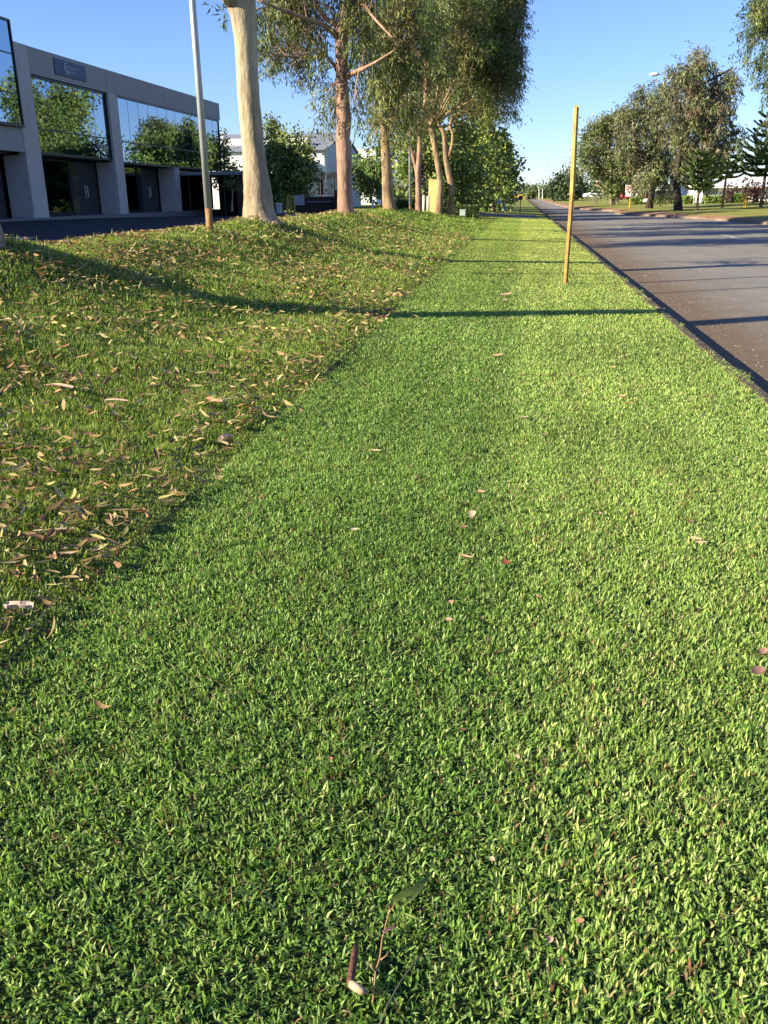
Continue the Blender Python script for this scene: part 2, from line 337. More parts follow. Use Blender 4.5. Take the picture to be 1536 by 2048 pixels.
# ------------------------------------------------------------------ leaves
def gum_leaves(cl, n_per_m2, L, W, pal, droop=.75, seed=0):
    """cl: list of (centre xyz, radius). drooping sprigs of long narrow leaves"""
    r_ = np.random.default_rng(seed); Ps = []; Ds = []; Cs = []
    for (c, rad) in cl:
        m = max(6, int(1.55*n_per_m2*rad*rad/7)); d = r_.standard_normal((m, 3)); d /= np.linalg.norm(d, axis=1)[:, None]
        g = max(2, m//9); dg = r_.standard_normal((g, 3)); dg /= np.linalg.norm(dg, axis=1)[:, None]; gi = r_.integers(0, g, m)
        gc = np.array(c)+dg*(rad*r_.random(g)**.5)[:, None]*np.array([1, 1, .85]); a = gc[gi]+r_.standard_normal((m, 3))*np.array([.7, .7, 1.1])*L*.95
        d = dg[gi]; cc = pick_r(r_, pal, g)[gi]*(.75+.45*r_.random((g, 1)))[gi]*(.8+.4*r_.random((m, 1)))*(.6+.6*r_.random())  # random leaf tones; darker clumps also stand in for crown self-shadow
        sd = d*.45+r_.standard_normal((m, 3))*.3; sd[:, 2] -= droop*.5; sd /= np.linalg.norm(sd, axis=1)[:, None]
        for j in range(7):
            p = a+sd*(j*L*.33)+r_.standard_normal((m, 3))*L*.2
            dd = sd*.4+r_.standard_normal((m, 3))*.5; dd[:, 2] -= droop*.85; dd /= np.linalg.norm(dd, axis=1)[:, None]
            Ps.append(p); Ds.append(dd); Cs.append(cc*(.85+.3*r_.random((m, 1))))
    Pn = np.concatenate(Ps); D = np.concatenate(Ds); Cn = np.concatenate(Cs); n = len(Pn)
    Wv = np.cross(D, r_.standard_normal((n, 3))); Wv /= np.linalg.norm(Wv, axis=1)[:, None]
    ll = (L*(.7+.6*r_.random(n)))[:, None]; ww = (W*(.7+.6*r_.random(n)))[:, None]
    return np.stack([Pn, Pn+D*ll*.4+Wv*ww/2, Pn+D*ll, Pn+D*ll*.45-Wv*ww/2], 1), Cn
def broad_leaves(cl, n_per_m2, L, W, pal, seed=0):
    r_ = np.random.default_rng(seed); Ps = []; Cs = []; Ds = []
    for (c, rad) in cl:
        m = max(4, int(2.3*n_per_m2*rad*rad)); g = max(2, m//16); d = r_.standard_normal((g, 3)); d /= np.linalg.norm(d, axis=1)[:, None]
        gc = np.array(c)+d*(rad*r_.random(g)**.4)[:, None]; idx = r_.integers(0, g, m); q_ = r_.standard_normal((m, 3))*L*1.1
        Ps.append(gc[idx]+q_); Cs.append((pick_r(r_, pal, g)*(.7+.6*r_.random((g, 1))))[idx]*(.85+.3*r_.random((m, 1)))); dd = d[idx]*.6+r_.standard_normal((m, 3))*.7; dd[:, 2] -= .25; Ds.append(dd)
    Pn = np.concatenate(Ps); Cn = np.concatenate(Cs); D = np.concatenate(Ds); n = len(Pn); D /= np.linalg.norm(D, axis=1)[:, None]
    Wv = np.cross(D, r_.standard_normal((n, 3))); Wv /= np.linalg.norm(Wv, axis=1)[:, None]
    ll = (L*(.6+.8*r_.random(n)))[:, None]; ww = (W*(.6+.8*r_.random(n)))[:, None]
    return np.stack([Pn, Pn+D*ll*.45+Wv*ww/2, Pn+D*ll, Pn+D*ll*.45-Wv*ww/2], 1), Cn
def pick_r(r_, a, k): a = np.asarray(a); return a[r_.integers(0, len(a), k)]
m_leaf = mat('tree_leaf', (.05, .08, .02), .5, attr='Col', spec=.4, transl=.14)
PAL_G = [[.125, .16, .034], [.17, .20, .046], [.07, .10, .024], [.20, .21, .058], [.16, .11, .045], [.105, .16, .03], [.25, .27, .08]]
PAL_P = [[.13, .20, .04], [.18, .25, .055], [.23, .29, .07], [.10, .15, .032], [.26, .27, .06]]
PAL_GREY = [[.18, .185, .085], [.14, .155, .07], [.23, .215, .12], [.22, .15, .085], [.13, .16, .055], [.25, .235, .14], [.17, .19, .07]]
PAL_DK = [[.065, .10, .026], [.085, .125, .032], [.05, .075, .02], [.11, .145, .04]]
def bark(name, a, b, patch=4, st=(1, 1, .35)): return mat(name, a, .75, col2=b, noise=.22, nscale=patch, bump=.5, bscale=14, spec=.2, coord='World', stretch=st)
def bark_z(m, low, z0, z1):                  # older rough bark low on the trunk
    t_ = m.node_tree; N = t_.nodes; L = t_.links; b = N['Principled BSDF']; src = b.inputs['Base Color'].links[0].from_socket
    g = N.new('ShaderNodeNewGeometry'); sp = N.new('ShaderNodeSeparateXYZ'); L.new(g.outputs['Position'], sp.inputs[0])
    n = N.new('ShaderNodeTexNoise'); n.inputs['Scale'].default_value = 2.5; n.inputs['Detail'].default_value = 5; L.new(g.outputs['Position'], n.inputs['Vector'])
    ma = N.new('ShaderNodeMath'); ma.operation = 'MULTIPLY_ADD'; L.new(n.outputs['Fac'], ma.inputs[0]); ma.inputs[1].default_value = 2.6; ma.inputs[2].default_value = -1.3
    ad = N.new('ShaderNodeMath'); L.new(ma.outputs[0], ad.inputs[0]); L.new(sp.outputs[2], ad.inputs[1])
    mr = N.new('ShaderNodeMapRange'); mr.inputs['From Min'].default_value = z0; mr.inputs['From Max'].default_value = z1; mr.inputs['To Min'].default_value = 1; mr.inputs['To Max'].default_value = 0; L.new(ad.outputs[0], mr.inputs['Value'])
    mx = N.new('ShaderNodeMix'); mx.data_type = 'RGBA'; L.new(mr.outputs[0], mx.inputs[0]); L.new(src, mx.inputs[6])
    sc = N.new('ShaderNodeMix'); sc.data_type = 'RGBA'; sc.blend_type = 'MULTIPLY'; sc.inputs[0].default_value = 1; L.new(src, sc.inputs[6]); sc.inputs[7].default_value = (*low, 1); L.new(sc.outputs[2], mx.inputs[7])
    vo = N.new('ShaderNodeTexNoise'); vo.inputs['Scale'].default_value = 9; vo.inputs['Detail'].default_value = 3; L.new(g.outputs['Position'], vo.inputs['Vector'])
    r2 = N.new('ShaderNodeMapRange'); r2.inputs['From Min'].default_value = .70; r2.inputs['From Max'].default_value = .76; r2.inputs['To Min'].default_value = 0; r2.inputs['To Max'].default_value = .7; L.new(vo.outputs['Fac'], r2.inputs['Value'])
    mp = N.new('ShaderNodeMapping'); mp.inputs['Scale'].default_value = (5, 5, .8); L.new(g.outputs['Position'], mp.inputs['Vector'])
    ns = N.new('ShaderNodeTexNoise'); ns.inputs['Scale'].default_value = 1.6; ns.inputs['Detail'].default_value = 7; ns.inputs['Roughness'].default_value = .7; L.new(mp.outputs[0], ns.inputs['Vector'])
    rs = N.new('ShaderNodeValToRGB'); rs.color_ramp.elements[0].position = .36; rs.color_ramp.elements[1].position = .56; rs.color_ramp.elements[0].color = (.60, .55, .50, 1); rs.color_ramp.elements[1].color = (1.06, 1.05, 1.03, 1); L.new(ns.outputs['Fac'], rs.inputs[0])
    mm = N.new('ShaderNodeMix'); mm.data_type = 'RGBA'; mm.blend_type = 'MULTIPLY'; mm.inputs[0].default_value = .8; L.new(mx.outputs[2], mm.inputs[6]); L.new(rs.outputs[0], mm.inputs[7])
    bps = [n_ for n_ in N if n_.type == 'BUMP'][0]; bps.inputs['Strength'].default_value = .9
    m3 = N.new('ShaderNodeMix'); m3.data_type = 'RGBA'; L.new(r2.outputs[0], m3.inputs[0]); L.new(mm.outputs[2], m3.inputs[6]); m3.inputs[7].default_value = (.13, .09, .06, 1)
    L.new(m3.outputs[2], b.inputs['Base Color']); return m
bk_cream = bark('bark_cream', (.46, .40, .25), (.36, .29, .20), 2.2)
bk_pink = bark('bark_pink', (.40, .25, .175), (.29, .18, .14), 3)
bk_pale = bark('bark_pale', (.40, .29, .16), (.22, .15, .10), 3.5)
bark_z(bk_cream, (.86, .80, .84), 1.6, 4.0); bark_z(bk_pink, (.95, .9, .9), 1.0, 3.0); bark_z(bk_pale, (.72, .62, .62), .8, 2.2)
bk_dark = bark('bark_dark', (.028, .021, .017), (.05, .038, .03), 5)
bk_grey = bark('bark_grey', (.28, .22, .16), (.16, .12, .09), 5)
def tree(name, label, cat, base, stems, limbs, clumps, bkm, leaf, group=None, twigs=True, seed=1, sides=14, lump=.05):
    """stems/limbs: lists of [(x,y,z,r)...]; clumps: [(centre, radius)]"""
    root = thing(name, label, cat, tuple(base), group)
    mb = MB()
    for s_ in stems:
        pts = densify(s_); mb.tube([p[:3] for p in pts], [p[3] for p in pts], sides, wob=lump)
    for s_ in limbs:
        pts = densify(s_, 3); mb.tube([p[:3] for p in pts], [p[3] for p in pts], 7, wob=lump)
    if twigs:
        rr = random.Random(seed); nodes = [p for s_ in stems for p in densify(s_)[len(densify(s_))//2:]]+[p for s_ in limbs for p in densify(s_, 3)]
        for c, rad in clumps:
            best = sorted(nodes, key=lambda p: (p[0]-c[0])**2+(p[1]-c[1])**2+((p[2]-c[2]+rad*1.2)*.8)**2)[:3]; b_ = rr.choice(best)
            v = Vector(c)-Vector(b_[:3]); mid = Vector(b_[:3])+v*.5+Vector((rr.uniform(-.12, .12), rr.uniform(-.12, .12), .12))*v.length
            r1 = min(b_[3]*.5, .018+.010*v.length)
            mb.tube([b_[:3], tuple(mid), tuple(c)], [r1, r1*.6, r1*.25], 5)
            for _ in range(2):
                e = Vector(c)+Vector((rr.uniform(-1, 1), rr.uniform(-1, 1), rr.uniform(-.5, .9)))*rad; mb.tube([tuple(mid), tuple((mid+e)/2+Vector((0, 0, .05))), tuple(e)], [r1*.4, r1*.3, r1*.12], 4)
    mb.build('trunk', bkm, root, smooth=True)
    V, C = leaf; me = quads('crown', V-np.array(base), C); obj('crown', me, m_leaf, root)
    return root
def densify(p, n=5):
    p = [np.array(q, float) for q in p]; out = []
    for i in range(len(p)-1):
        a, b, c, d = p[max(i-1, 0)], p[i], p[i+1], p[min(i+2, len(p)-1)]
        for j in range(n):
            t = j/n; out.append(.5*((2*b)+(-a+c)*t+(2*a-5*b+4*c-d)*t*t+(-a+3*b-3*c+d)*t**3))
    out.append(p[-1]); return [tuple(q) for q in out]
def stem(px, Y, dY=0):                         # [(px,py,width px)] -> (x,y,z,r)
    out = []; n = len(px)
    for i, (x, y_, w_) in enumerate(px):
        yy = Y+dY*i/max(1, n-1); q = P(x, y_, yy); out.append((*q, max(.012, w_*mpp(yy)/2)))
    return out
def clumps(px, Y, depth, copies=2, seed=0, jit=.35):
    rr = random.Random(seed); out = []
    for (x, y_, r_) in px:
        for c in range(copies):
            yy = Y+rr.uniform(-depth, depth); R_ = r_*mpp(Y)*rr.uniform(.75, 1.1)
            q = P(x+rr.uniform(-jit, jit)*r_, y_+rr.uniform(-jit, jit)*r_, yy); out.append((tuple(q), R_))
    return out
# tree 0: trunk just outside the left edge
b0 = (-5.87, 8.9, float(zt(-5.87, 8.9))-.1)
cl = [((-5.9+random.uniform(-2.6, 2.6), 8.9+random.uniform(-2.6, 2.6), 9+random.uniform(0, 5)), random.uniform(.7, 1.2)) for _ in range(26)]
tree('gum_tree', 'pale gum trunk cut off by the left edge of the photo', 'tree', b0, [[(*b0, .37), (b0[0], b0[1], b0[2]+.25, .31), (b0[0]-.1, b0[1], 2.2, .26), (b0[0]-.1, b0[1]+.1, 5.5, .22), (b0[0], b0[1], 9.5, .15), (b0[0]+.2, b0[1], 13, .06)]], [], cl, bk_cream, gum_leaves(cl, 500, .2, .035, PAL_G, seed=3), 'gum trees in a row along the grassy bank', seed=3)
# tree 1: the big cream trunk
T1 = [(521, 452, 88), (519, 436, 70), (517, 415, 60), (515, 385, 55), (512, 350, 49), (507, 300, 43), (502, 250, 42), (498, 200, 41), (494, 130, 41), (491, 80, 42), (486, 30, 48), (480, -8, 58)]
Y1 = 19.0; s1 = stem(T1, Y1); a_ = P(480, -8, Y1)
fork = [[(*P(474, -2, Y1), .2), (*P(452, -60, Y1-.2), .17), (*P(420, -200, Y1-.5), .12), (*P(380, -340, Y1-.6), .05)], [(*P(492, -4, Y1), .22), (*P(500, -90, Y1), .18), (*P(520, -240, Y1+.3), .12), (*P(530, -400, Y1+.5), .05)], [(*P(470, 10, Y1), .1), (*P(452, 0, Y1-.3), .08), (*P(440, -30, Y1-.6), .04)]]
cl = clumps([(455, -150, 60), (400, -260, 70), (520, -260, 70), (580, -180, 50), (470, -350, 70), (550, -330, 70), (370, -180, 40), (620, -260, 50)], Y1, 1.6, 3, 11)+clumps([(448, 6, 8), (540, 10, 16), (530, 40, 12)], Y1+1.5, .4, 2, 12)
tree('gum_tree', 'thick cream-barked gum trunk on a grassy mound beside the leaning metal pole', 'tree', a_*0+P(521, 448, Y1), [s1, stem([(520, 350, 3), (531, 398, 14), (541, 430, 20), (556, 455, 12)], Y1+.02, -.12), stem([(512, 360, 3), (503, 415, 13), (494, 450, 14)], Y1-.05, -.1)], fork, cl, bk_cream, gum_leaves(cl, 500, .19, .032, PAL_G, seed=4), 'gum trees in a row along the grassy bank', seed=4, sides=20, lump=.04)
# tree 2: pink trunk with spreading limbs
Y2 = 29.7
T2 = [(693, 436, 40), (692, 425, 33), (690, 400, 29), (689, 360, 28), (688, 300, 28), (686, 275, 26), (688, 240, 27), (685, 200, 25), (684, 150, 22), (683, 110, 23), (684, 70, 24), (688, 40, 21), (693, 10, 20), (697, -60, 17), (705, -180, 12), (700, -330, 5)]
LB = [([(680, 82, 12), (662, 60, 10), (640, 47, 9), (600, 33, 7), (560, 18, 6), (515, 0, 4)], -2.0), ([(681, 55, 11), (655, 40, 9), (635, 18, 7), (612, -5, 5), (580, -60, 3)], -1.2), ([(677, 140, 7), (655, 115, 6), (640, 100, 5), (615, 70, 3)], -.5),
      ([(655, 113, 5), (600, 115, 4), (560, 111, 3), (508, 98, 2)], -2.2), ([(694, 153, 11), (706, 146, 9), (725, 138, 8), (752, 124, 5), (790, 100, 3)], -1.6), ([(697, 38, 12), (708, 22, 10), (718, 3, 9), (735, -50, 6), (760, -130, 4)], 0), ([(716, 6, 6), (728, 10, 6), (745, 32, 5), (768, 58, 4), (785, 75, 3)], -2.0)]
C2 = [(545, 95, 28), (575, 105, 30), (560, 138, 16), (600, 145, 18), (525, 120, 16), (540, 45, 22), (600, 60, 32), (640, 75, 26), (640, 140, 20), (652, 190, 18), (655, 225, 16), (663, 205, 12), (662, 262, 11), (690, 10, 26), (640, 10, 38), (560, 8, 30), (600, 5, 35), (720, 100, 24), (735, 60, 32), (712, 165, 20), (722, 205, 14), (716, 232, 12), (700, 60, 22), (620, 95, 22), (590, -10, 40), (530, 5, 25), (740, 10, 30), (705, -30, 40), (740, 130, 22)]
C2b = [(600, -110, 55), (660, -100, 60), (720, -120, 60), (640, -200, 60), (700, -230, 65), (760, -190, 50), (560, -90, 45), (780, -90, 45), (700, -320, 50)]
cl = clumps(C2, Y2+.7, 1.5, 2, 21)+clumps(C2b, Y2, 1.8, 2, 22)
tree('gum_tree', 'pink-barked gum with bare limbs reaching left and hanging foliage', 'tree', P(693, 428, Y2), [stem(T2, Y2)], [stem(a, Y2, d) for a, d in LB], cl, bk_pink, gum_leaves(cl, 1050, .20, .032, PAL_G, seed=5), 'gum trees in a row along the grassy bank', seed=5, sides=18)
# tree 3
Y3 = 39.3
T3 = [(783, 430, 34), (780, 420, 28), (777, 400, 24), (775, 370, 21), (773, 330, 19), (771, 290, 17), (768, 250, 15), (769, 200, 13), (768, 130, 11), (768, 60, 10), (772, 0, 9), (778, -100, 7), (780, -220, 3)]
C3 = [(770, 115, 36), (755, 175, 28), (800, 150, 38), (772, 222, 22), (745, 225, 16), (805, 205, 28), (800, 60, 42), (835, 105, 38), (760, 25, 40), (820, 20, 45), (752, 240, 12), (800, 250, 17), (742, 150, 18), (785, 175, 30), (770, -60, 50), (830, -60, 50), (790, -150, 50), (760, 75, 25), (740, 262, 10), (760, 290, 9)]
cl = clumps(C3, Y3, 2.2, 3, 31)
tree('gum_tree', 'gum with mottled cream and tan trunk, flaring at its base', 'tree', P(783, 428, Y3), [stem(T3, Y3)], [stem([(768, 240, 7), (785, 215, 5), (810, 190, 3)], Y3, 1), stem([(770, 150, 7), (790, 110, 5), (825, 70, 3)], Y3, -1), stem([(768, 250, 5), (755, 235, 4), (742, 215, 2)], Y3, .5)], cl, bk_pale, gum_leaves(cl, 620, .23, .04, PAL_G, seed=6), 'gum trees in a row along the grassy bank', seed=6)
# tree 4: forked
Y4 = 46
T4a = [(838, 430, 17), (837, 420, 13), (837, 385, 11), (836, 345, 10), (839, 300, 9), (839, 260, 8), (846, 230, 8), (852, 190, 8), (853, 160, 6), (850, 60, 5), (846, -60, 3)]
T4b = [(836, 365, 8), (831, 335, 6), (824, 305, 6), (818, 280, 6), (815, 255, 5), (812, 200, 3)]
C4 = [(842, 135, 35), (828, 180, 30), (816, 235, 20), (842, 228, 22), (862, 70, 40), (845, 15, 42), (820, 120, 25), (850, 258, 12), (812, 262, 10), (870, 130, 26), (850, -60, 45), (862, 205, 16)]
cl = clumps(C4, Y4, 2, 3, 41)
tree('gum_tree', 'slim reddish forked gum between the thin grey pole and the cream bollards', 'tree', P(838, 427, Y4), [stem(T4a, Y4), stem(T4b, Y4, .4)], [], cl, bk_pink, gum_leaves(cl, 560, .25, .042, PAL_G, seed=7), 'gum trees in a row along the grassy bank', seed=7)
# tree 5
Y5 = 52.2
T5 = [(877, 430, 20), (878, 420, 15), (880, 395, 12), (881, 365, 12), (876, 330, 11), (871, 300, 11), (866, 270, 13), (862, 252, 12), (866, 220, 7), (874, 190, 5), (885, 120, 5), (890, 20, 3)]
C5 = [(900, 95, 42), (882, 145, 34), (930, 60, 42), (922, 125, 36), (868, 192, 18), (960, 105, 36), (900, 22, 48), (890, -50, 50), (940, -10, 50), (945, 165, 22), (925, 205, 12)]
cl = clumps(C5, Y5, 2.4, 3, 51)
LB5 = [stem([(862, 250, 6), (875, 230, 4.5), (895, 190, 3.5), (912, 155, 2)], Y5, -3), stem([(868, 246, 5), (884, 222, 4), (898, 196, 3), (926, 168, 2)], Y5, -2.6), stem([(858, 256, 5), (868, 236, 4), (880, 205, 3), (884, 160, 2)], Y5, -2.8), stem([(875, 240, 4), (893, 226, 3), (925, 210, 2), (950, 196, 1.5)], Y5, -2.5), stem([(868, 255, 4), (900, 250, 2.5), (940, 235, 1.8), (968, 220, 1.2)], Y5, 1.5), stem([(860, 250, 6), (850, 232, 5), (838, 210, 3)], Y5, 1), stem([(866, 240, 6), (890, 200, 4), (895, 160, 3)], Y5, .7), stem([(870, 245, 5), (905, 225, 3), (930, 200, 2)], Y5, .5), stem([(872, 248, 5), (880, 215, 4), (887, 185, 3)], Y5, 1.2), stem([(880, 240, 4), (893, 215, 3), (907, 180, 2)], Y5, 0)]
tree('gum_tree', 'gum with curved tan trunk in front of the tall yellow pillar', 'tree', P(877, 427, Y5), [stem(T5, Y5)], LB5, cl, bk_pale, gum_leaves(cl, 500, .27, .045, PAL_G, seed=8), 'gum trees in a row along the grassy bank', seed=8)
# tree 6
Y6 = 54.5
T6a = [(895, 430, 10), (899, 415, 9), (903, 395, 11), (902, 370, 12), (897, 345, 11), (892, 315, 10), (890, 290, 9), (887, 265, 8), (878, 250, 6), (870, 230, 3)]
T6b = [(904, 430, 9), (903, 410, 8), (903, 392, 8)]; T6c = [(894, 322, 6), (900, 305, 6), (905, 285, 6), (905, 265, 5), (900, 250, 5), (912, 215, 3), (940, 150, 3), (975, 60, 2)]
C6 = [(980, 62, 42), (1000, 120, 38), (1008, 168, 30), (975, 150, 28), (1022, 95, 22), (1012, 25, 42), (1018, 210, 16), (950, 195, 18), (985, 205, 18), (985, -40, 55), (1022, 60, 24), (1010, 140, 30), (1026, 150, 15), (955, 20, 40), (1018, -20, 30), (940, 230, 9), (1000, 232, 9), (960, 225, 8), (1035, 100, 10), (1034, 135, 9), (1032, 185, 9), (1028, 230, 8)]
cl = clumps(C6, Y6, 2.5, 3, 61)
tree('gum_tree', 'rightmost of the row of gums, twisted double stem beside the low dark hedge', 'tree', P(900, 427, Y6), [stem(T6a, Y6), stem(T6b, Y6), stem(T6c, Y6)], [stem([(890, 262, 3.5), (930, 245, 2.2), (968, 222, 1.6), (1000, 190, 1)], Y6, 1.5), stem([(896, 255, 3), (930, 225, 2), (955, 200, 1)], Y6, 1.8)], cl, bk_pale, gum_leaves(cl, 500, .28, .046, PAL_G, seed=9), 'gum trees in a row along the grassy bank', seed=9)

# broad-leaved trees behind
def broad(label, base_px, Y, cpx, pal, L, W, dens, bkm, name='broadleaf_tree', group=None, depth=2.5, copies=2, seed=1, tw=8, baseY=None):
    b_ = P(base_px[0], base_px[1], Y); top = min(c[1] for c in cpx); cx_ = sum(c[0] for c in cpx)/len(cpx)
    st_ = stem([(base_px[0], base_px[1]+3, tw*1.3), (base_px[0], base_px[1]-12, tw), ((base_px[0]*2+cx_)/3, (base_px[1]*2+top)/3, tw*.75), (cx_, top+.25*(base_px[1]-top), tw*.3)], Y)
    cl = clumps(cpx, Y, depth, copies, seed)
    return tree(name, label, 'tree', b_, [st_], [], cl, bkm, broad_leaves(cl, dens, L, W, pal, seed), group, seed=seed, sides=8)
broad('tall dense green tree beyond the last gum, nearest the road', (985, 418), 80, [(972, 215, 26), (962, 190, 26), (970, 170, 22), (950, 160, 24), (972, 240, 24), (940, 200, 24), (955, 140, 18), (975, 290, 40), (1005, 325, 34), (1015, 365, 24), (965, 340, 42), (985, 385, 34), (968, 262, 22), (1010, 395, 22), (1022, 340, 18), (985, 310, 40), (955, 395, 26), (1000, 290, 24), (1025, 380, 14), (972, 245, 12)], PAL_P, .30, .24, 75, bk_grey, seed=71, depth=3)
broad('spreading yellow-green tree behind the twisted gum stems', (925, 418), 70, [(925, 160, 26), (937, 138, 22), (912, 142, 20), (925, 232, 28), (937, 205, 26), (912, 188, 24), (900, 218, 24), (948, 182, 18), (930, 310, 40), (905, 350, 34), (935, 370, 42), (920, 400, 30), (900, 280, 26), (945, 270, 22), (955, 330, 26), (885, 390, 24), (925, 260, 18)], PAL_P, .27, .21, 80, bk_grey, seed=72)
broad('leafy green tree behind the yellow pillar and bollards', (850, 420), 66, [(800, 330, 38), (840, 300, 38), (830, 365, 36), (862, 340, 28), (790, 385, 26), (820, 395, 26), (868, 385, 26), (855, 400, 20), (795, 290, 24), (760, 285, 18), (845, 262, 26), (830, 235, 30), (870, 240, 28), (845, 200, 30), (870, 180, 24), (850, 160, 20), (815, 250, 28), (875, 290, 26)], PAL_P, .25, .2, 80, bk_grey, seed=73)
broad('small bright round tree with a thin pale trunk, right of the pink gum', (742, 404), 72, [(730, 345, 22), (750, 360, 24), (715, 340, 14), (745, 330, 18), (768, 375, 18), (725, 370, 20), (712, 325, 12), (760, 345, 20), (735, 355, 26), (750, 375, 20), (768, 350, 14), (722, 350, 20)], PAL_P, .25, .19, 110, bk_cream, seed=74, tw=5)
broad('dense dark green tree between the cream and the pink gum trunks', (585, 418), 57, [(575, 330, 34), (560, 370, 32), (600, 350, 30), (580, 390, 28), (555, 320, 24), (610, 310, 16), (540, 350, 20), (600, 380, 24), (545, 390, 18), (545, 295, 16), (625, 340, 14), (585, 300, 28), (605, 320, 24), (565, 285, 18), (590, 345, 34), (555, 350, 30), (540, 320, 22), (615, 370, 16), (570, 400, 22)], PAL_DK+PAL_P, .22, .15, 130, bk_dark, seed=75, depth=1.6)
broad('pale green pointed tree rising above the dark one', (550, 415), 68, [(548, 243, 9), (546, 262, 13), (550, 285, 17), (545, 305, 20), (560, 300, 14), (552, 272, 15), (545, 252, 11)], [[.17, .24, .06], [.22, .28, .08], [.13, .19, .05]], .22, .17, 170, bk_grey, seed=76, depth=.8)
broad('thin open-crowned tree in front of the grey warehouse roof', (600, 412), 62, [(600, 270, 14), (620, 278, 11), (590, 285, 14), (632, 265, 8), (580, 295, 12), (612, 295, 12)], PAL_P, .2, .12, 70, bk_grey, seed=77, depth=.8)
broad('green tree at the far corner of the office building', (452, 412), 66.5, [(452, 300, 14), (445, 330, 20), (462, 335, 14), (440, 290, 12), (458, 365, 14), (435, 360, 18), (470, 330, 6), (440, 270, 10), (430, 320, 18)], PAL_DK+PAL_P[:3], .22, .15, 120, bk_grey, seed=78, depth=1.2)
broad('small tree with a thin white trunk under the dark carport', (464, 420), 50, [(465, 370, 12), (476, 378, 8), (455, 365, 8)], PAL_DK, .14, .10, 170, bk_cream, seed=79, depth=.4, tw=4)
# row of plane trees on the bank further along and across the drive (seen also in the office glass)
for i, (x, y_, hh) in enumerate([(-7.5, 92, 7.8), (-8, 104, 7.6), (-7, 118, 8.4)]):
    z0 = float(zt(x, y_)); cl = [((x+random.uniform(-3, 3), y_+random.uniform(-3, 3), z0+random.uniform(1.8, hh-1.2)), random.uniform(1.2, 1.9)) for _ in range(34)]
    tree('plane_tree', ['broad green tree half hidden behind the far end of the row', 'second broad tree hidden farther along the left verge', 'farthest broad tree along the left verge'][i], 'tree', (x, y_, z0), [[(x, y_, z0-.1, .3), (x, y_, z0+2, .24), (x+.2, y_, z0+hh*.8, .06)]], [], cl, bk_grey, broad_leaves(cl, 60, .34, .28, PAL_P, 80+i), 'broad trees farther along the left verge', seed=80+i, sides=8)

# ------------------------------------------------------------------ trees across the road
def rtree(name, label, base_px, Y, stems_, cpx, pal, gum=True, L=.42, W=.09, dens=70, bkm=bk_dark, depth=3, copies=3, seed=1, limbs=[], group=None):
    cl = clumps(cpx, Y, depth, copies, seed); lf = gum_leaves(cl, dens, L, W, pal, seed=seed) if gum else broad_leaves(cl, dens, L, W, pal, seed)
    return tree(name, label, 'tree', P(*base_px, Y), [stem(s_, Y) for s_ in stems_], [stem(l_, Y) for l_ in limbs], cl, bkm, lf, group, seed=seed, sides=9)
rtree('gum_tree', 'tall grey-leaved gum with a thick dark trunk across the road', (1356, 416), 91, [[(1356, 424, 18), (1355, 400, 15), (1354, 370, 13), (1358, 320, 11), (1375, 250, 9), (1395, 170, 6), (1400, 115, 2)]],
      [(1392, 122, 20), (1415, 125, 16), (1362, 150, 18), (1382, 172, 28), (1420, 172, 28), (1455, 168, 14), (1462, 140, 8), (1400, 215, 32), (1362, 225, 30), (1395, 270, 34), (1430, 235, 26), (1435, 285, 20), (1380, 322, 26), (1375, 355, 14), (1415, 330, 20), (1452, 185, 12), (1468, 275, 12), (1450, 268, 8), (1375, 300, 26), (1405, 355, 16), (1376, 135, 16), (1440, 320, 12), (1340, 170, 12), (1470, 165, 11), (1445, 200, 22), (1455, 230, 12), (1478, 262, 9), (1462, 262, 9), (1430, 310, 18), (1448, 300, 11)], PAL_GREY, L=.36, W=.10, dens=190, seed=91, limbs=[[(1380, 250, 5), (1420, 240, 4), (1455, 265, 3), (1485, 262, 1.5)], [(1400, 170, 4), (1440, 150, 3), (1465, 135, 2)]])
rtree('gum_tree', 'grey-brown drooping gum with a slanting dark trunk, left of the thick one', (1300, 413), 104, [[(1298, 419, 15), (1301, 400, 12), (1308, 360, 10), (1318, 320, 8), (1325, 250, 5), (1330, 190, 2)]],
      [(1322, 198, 24), (1345, 185, 16), (1290, 200, 20), (1262, 200, 9), (1300, 245, 32), (1340, 255, 30), (1285, 300, 30), (1325, 305, 32), (1345, 340, 24), (1300, 350, 26), (1270, 255, 20), (1262, 320, 18), (1330, 370, 16), (1296, 362, 12), (1262, 225, 12), (1310, 220, 22), (1250, 280, 14), (1248, 245, 16), (1240, 300, 14), (1245, 225, 9), (1318, 350, 16)], PAL_GREY+[[.11, .14, .05], [.09, .12, .04]], L=.38, W=.10, dens=190, seed=92)
rtree('broadleaf_tree', 'rounded mid-green tree with clustered pale trunks, left of the grey gums', (1225, 409), 141, [[(1222, 411, 7), (1222, 385, 6), (1218, 340, 4), (1210, 280, 2)], [(1228, 411, 5), (1229, 385, 4), (1235, 330, 3)], [(1235, 410, 4), (1235, 380, 4), (1242, 330, 2)]],
      [(1198, 262, 18), (1180, 300, 14), (1172, 325, 10), (1222, 255, 24), (1235, 305, 30), (1208, 330, 24), (1250, 345, 20), (1225, 370, 18), (1200, 295, 20), (1245, 270, 16), (1193, 345, 12), (1240, 378, 12), (1172, 305, 8), (1262, 345, 20), (1260, 300, 20), (1256, 378, 12), (1268, 260, 16), (1165, 318, 9), (1215, 380, 14), (1185, 278, 18), (1240, 238, 16), (1228, 242, 18), (1172, 295, 14), (1205, 252, 14), (1180, 335, 12), (1255, 235, 14), (1225, 340, 26)], PAL_G[:2]+PAL_GREY[:3]+PAL_DK[1:], gum=False, L=.36, W=.24, dens=62, bkm=bk_grey, seed=93)
